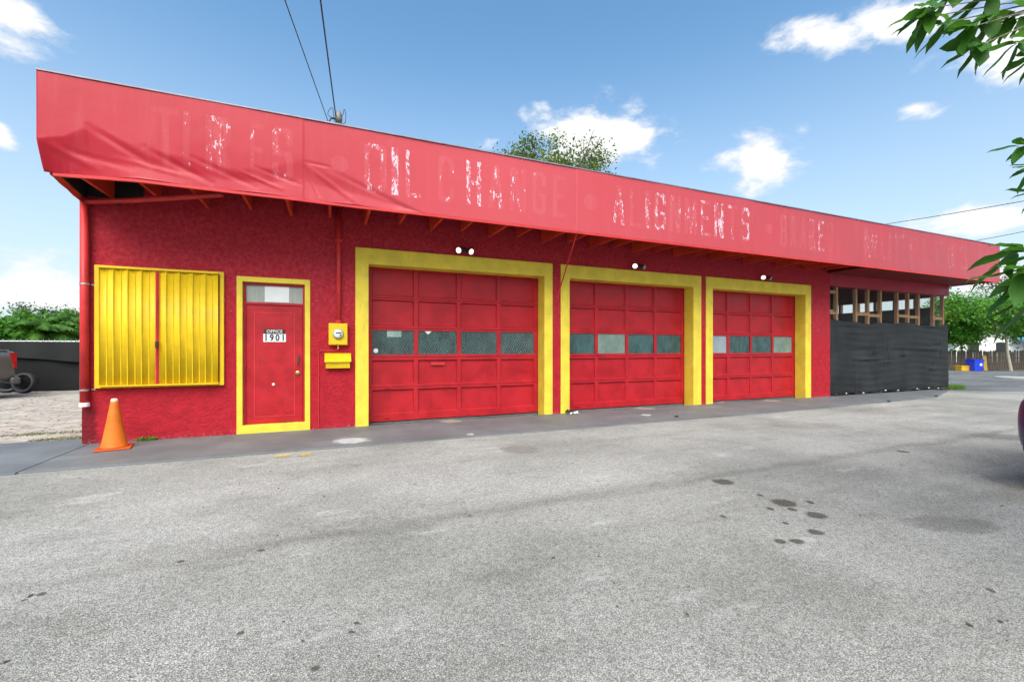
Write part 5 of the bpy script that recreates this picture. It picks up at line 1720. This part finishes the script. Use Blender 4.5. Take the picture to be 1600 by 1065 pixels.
def stain(name, px, py, wpx, hpx, mat, z, parent, me_cache={}):
    if mat.name not in me_cache:
        me_ = disc.mesh(name); me_.materials.append(mat); me_cache[mat.name] = me_
    c = gpx(px, py, z)
    a = (gpx(px + wpx / 2, py, z) - gpx(px - wpx / 2, py, z)).length / 2
    b = (gpx(px, py + hpx / 2, z) - gpx(px, py - hpx / 2, z)).length / 2
    o = bpy.data.objects.new(name, me_cache[mat.name]); C.objects.link(o); o.parent = parent
    o.location = (c.x, c.y, z); o.scale = (a * 1.15, b * 1.15, 1)
    th = math.atan2((gpx(px + 1, py, z) - gpx(px - 1, py, z)).y, (gpx(px + 1, py, z) - gpx(px - 1, py, z)).x)
    o.rotation_euler = (0, 0, th)


ZS = Z_AS + .004
for (px, py, w, h) in [(1130, 752, 34, 9), (1225, 785, 40, 12), (1275, 804, 36, 10), (1273, 830, 26, 8), (1219, 845, 18, 7), (1246, 845, 26, 8), (1203, 794, 14, 5), (1238, 795, 16, 5), (1265, 784, 12, 5), (1228, 817, 12, 5), (1188, 773, 10, 4), (1130, 806, 10, 4),
                       (408, 859, 13, 4), (283, 876, 11, 4), (376, 988, 11, 6), (493, 1043, 14, 10), (65, 927, 14, 5), (1548, 921, 12, 6), (473, 1000, 6, 4), (1410, 705, 18, 3)]:
    stain('oil_stain', px, py, w, h, oil, ZS, road)
for k, (px, py, w, h) in enumerate([(1490, 818, 150, 22), (1570, 682, 90, 8), (1600, 756, 80, 22)]):
    stain('dark_patch', px, py, w, h, dark_tone, ZS + .0008 * (k + 1), road)
stain('asphalt_patch', 812, 701, 70, 13, patch, ZS + .001, road)
for (px, py, w, h) in [(477, 709, 22, 5), (441, 711, 26, 5)]:
    stain('yellow_paint_mark', px, py, w, h, yel, ZS + .0125, road)
for (px, py, w, h) in [(548, 688, 62, 10), (735, 678, 16, 3), (1010, 648, 20, 3)]:
    stain('white_paint_smear', px, py, w, h, wht, Z_AP + .004, ap)
for (px, py, w, h) in [(705, 658, 40, 6), (1007, 638, 36, 4), (1206, 626, 34, 3)]:
    stain('sand_patch', px, py, w, h, sandm, Z_AP + .0048, ap)
# crumpled scrap at the foot of the second surround
sp_ = empty('crumpled_scrap', gpx(893, 646, 0.0)); tag(sp_, 'black and white crumpled scrap lying before the middle bay', 'scrap')
def crumple(sx, sy, h, seed, n=7):
    rnd = random.Random(seed); m = MB()
    for i in range(n):
        for j in range(n):
            m.v.append(((i / (n - 1) - .5) * sx + rnd.gauss(0, .008), (j / (n - 1) - .5) * sy + rnd.gauss(0, .008), .006 + abs(rnd.gauss(0, h)) * (0 < i < n - 1)))
    for i in range(n - 1):
        for j in range(n - 1):
            a = i * n + j; m.f.append((a, a + n, a + n + 1, a + 1))
    return m
crumple(.20, .10, .018, 4).build('white_sheet', M['paper'], sp_, loc=(.05, -.03, 0))
crumple(.16, .10, .03, 5).build('black_sheet', M['black'], sp_, loc=(-.02, .06, .03))
for (px, py, lab) in [(1057, 651, 'small dark pebble on the apron edge before the middle bay'), (1389, 627, 'small dark debris on the apron before the black cloth'), (1463, 619, 'tiny dark debris near the far corner of the apron')]:
    c = gpx(px, py, 0.0)
    bm = bmesh.new(); bmesh.ops.create_icosphere(bm, subdivisions=2, radius=.035)
    for v in bm.verts: v.co = Vector((v.co.x * 1.5, v.co.y, v.co.z * .55)) * (1 + .35 * mnoise.noise(v.co * 40 + Vector((px, 0, 0))))
    me = bpy.data.meshes.new('debris'); bm.to_mesh(me); bm.free()
    o = link('debris', me, M['black'], loc=(c.x, c.y, .012)); tag(o, lab, 'debris')
# scattered leaf crumbs
V, F = [], []
rnd = random.Random(9)
for i in range(420):
    x, y = rnd.uniform(-6, 14), rnd.uniform(.8, 6.6)
    s_ = rnd.uniform(.004, .014); a = rnd.uniform(0, 6.28)
    o = len(V); z = Z_AS + .004
    for k in range(4):
        V.append((x + math.cos(a + k * 1.57) * s_ * (1.9 if k % 2 else .8), y + math.sin(a + k * 1.57) * s_ * (1.9 if k % 2 else .8), z + rnd.uniform(0, .004)))
    F.append((o, o + 1, o + 2, o + 3))
me = bpy.data.meshes.new('leaf_litter'); me.from_pydata(V, [], F); me.update()
kind(link('leaf_litter', me, simple('dry_leaf', (.07, .05, .03), .8)), 'stuff', 'dark crumbs of leaves scattered over the asphalt')
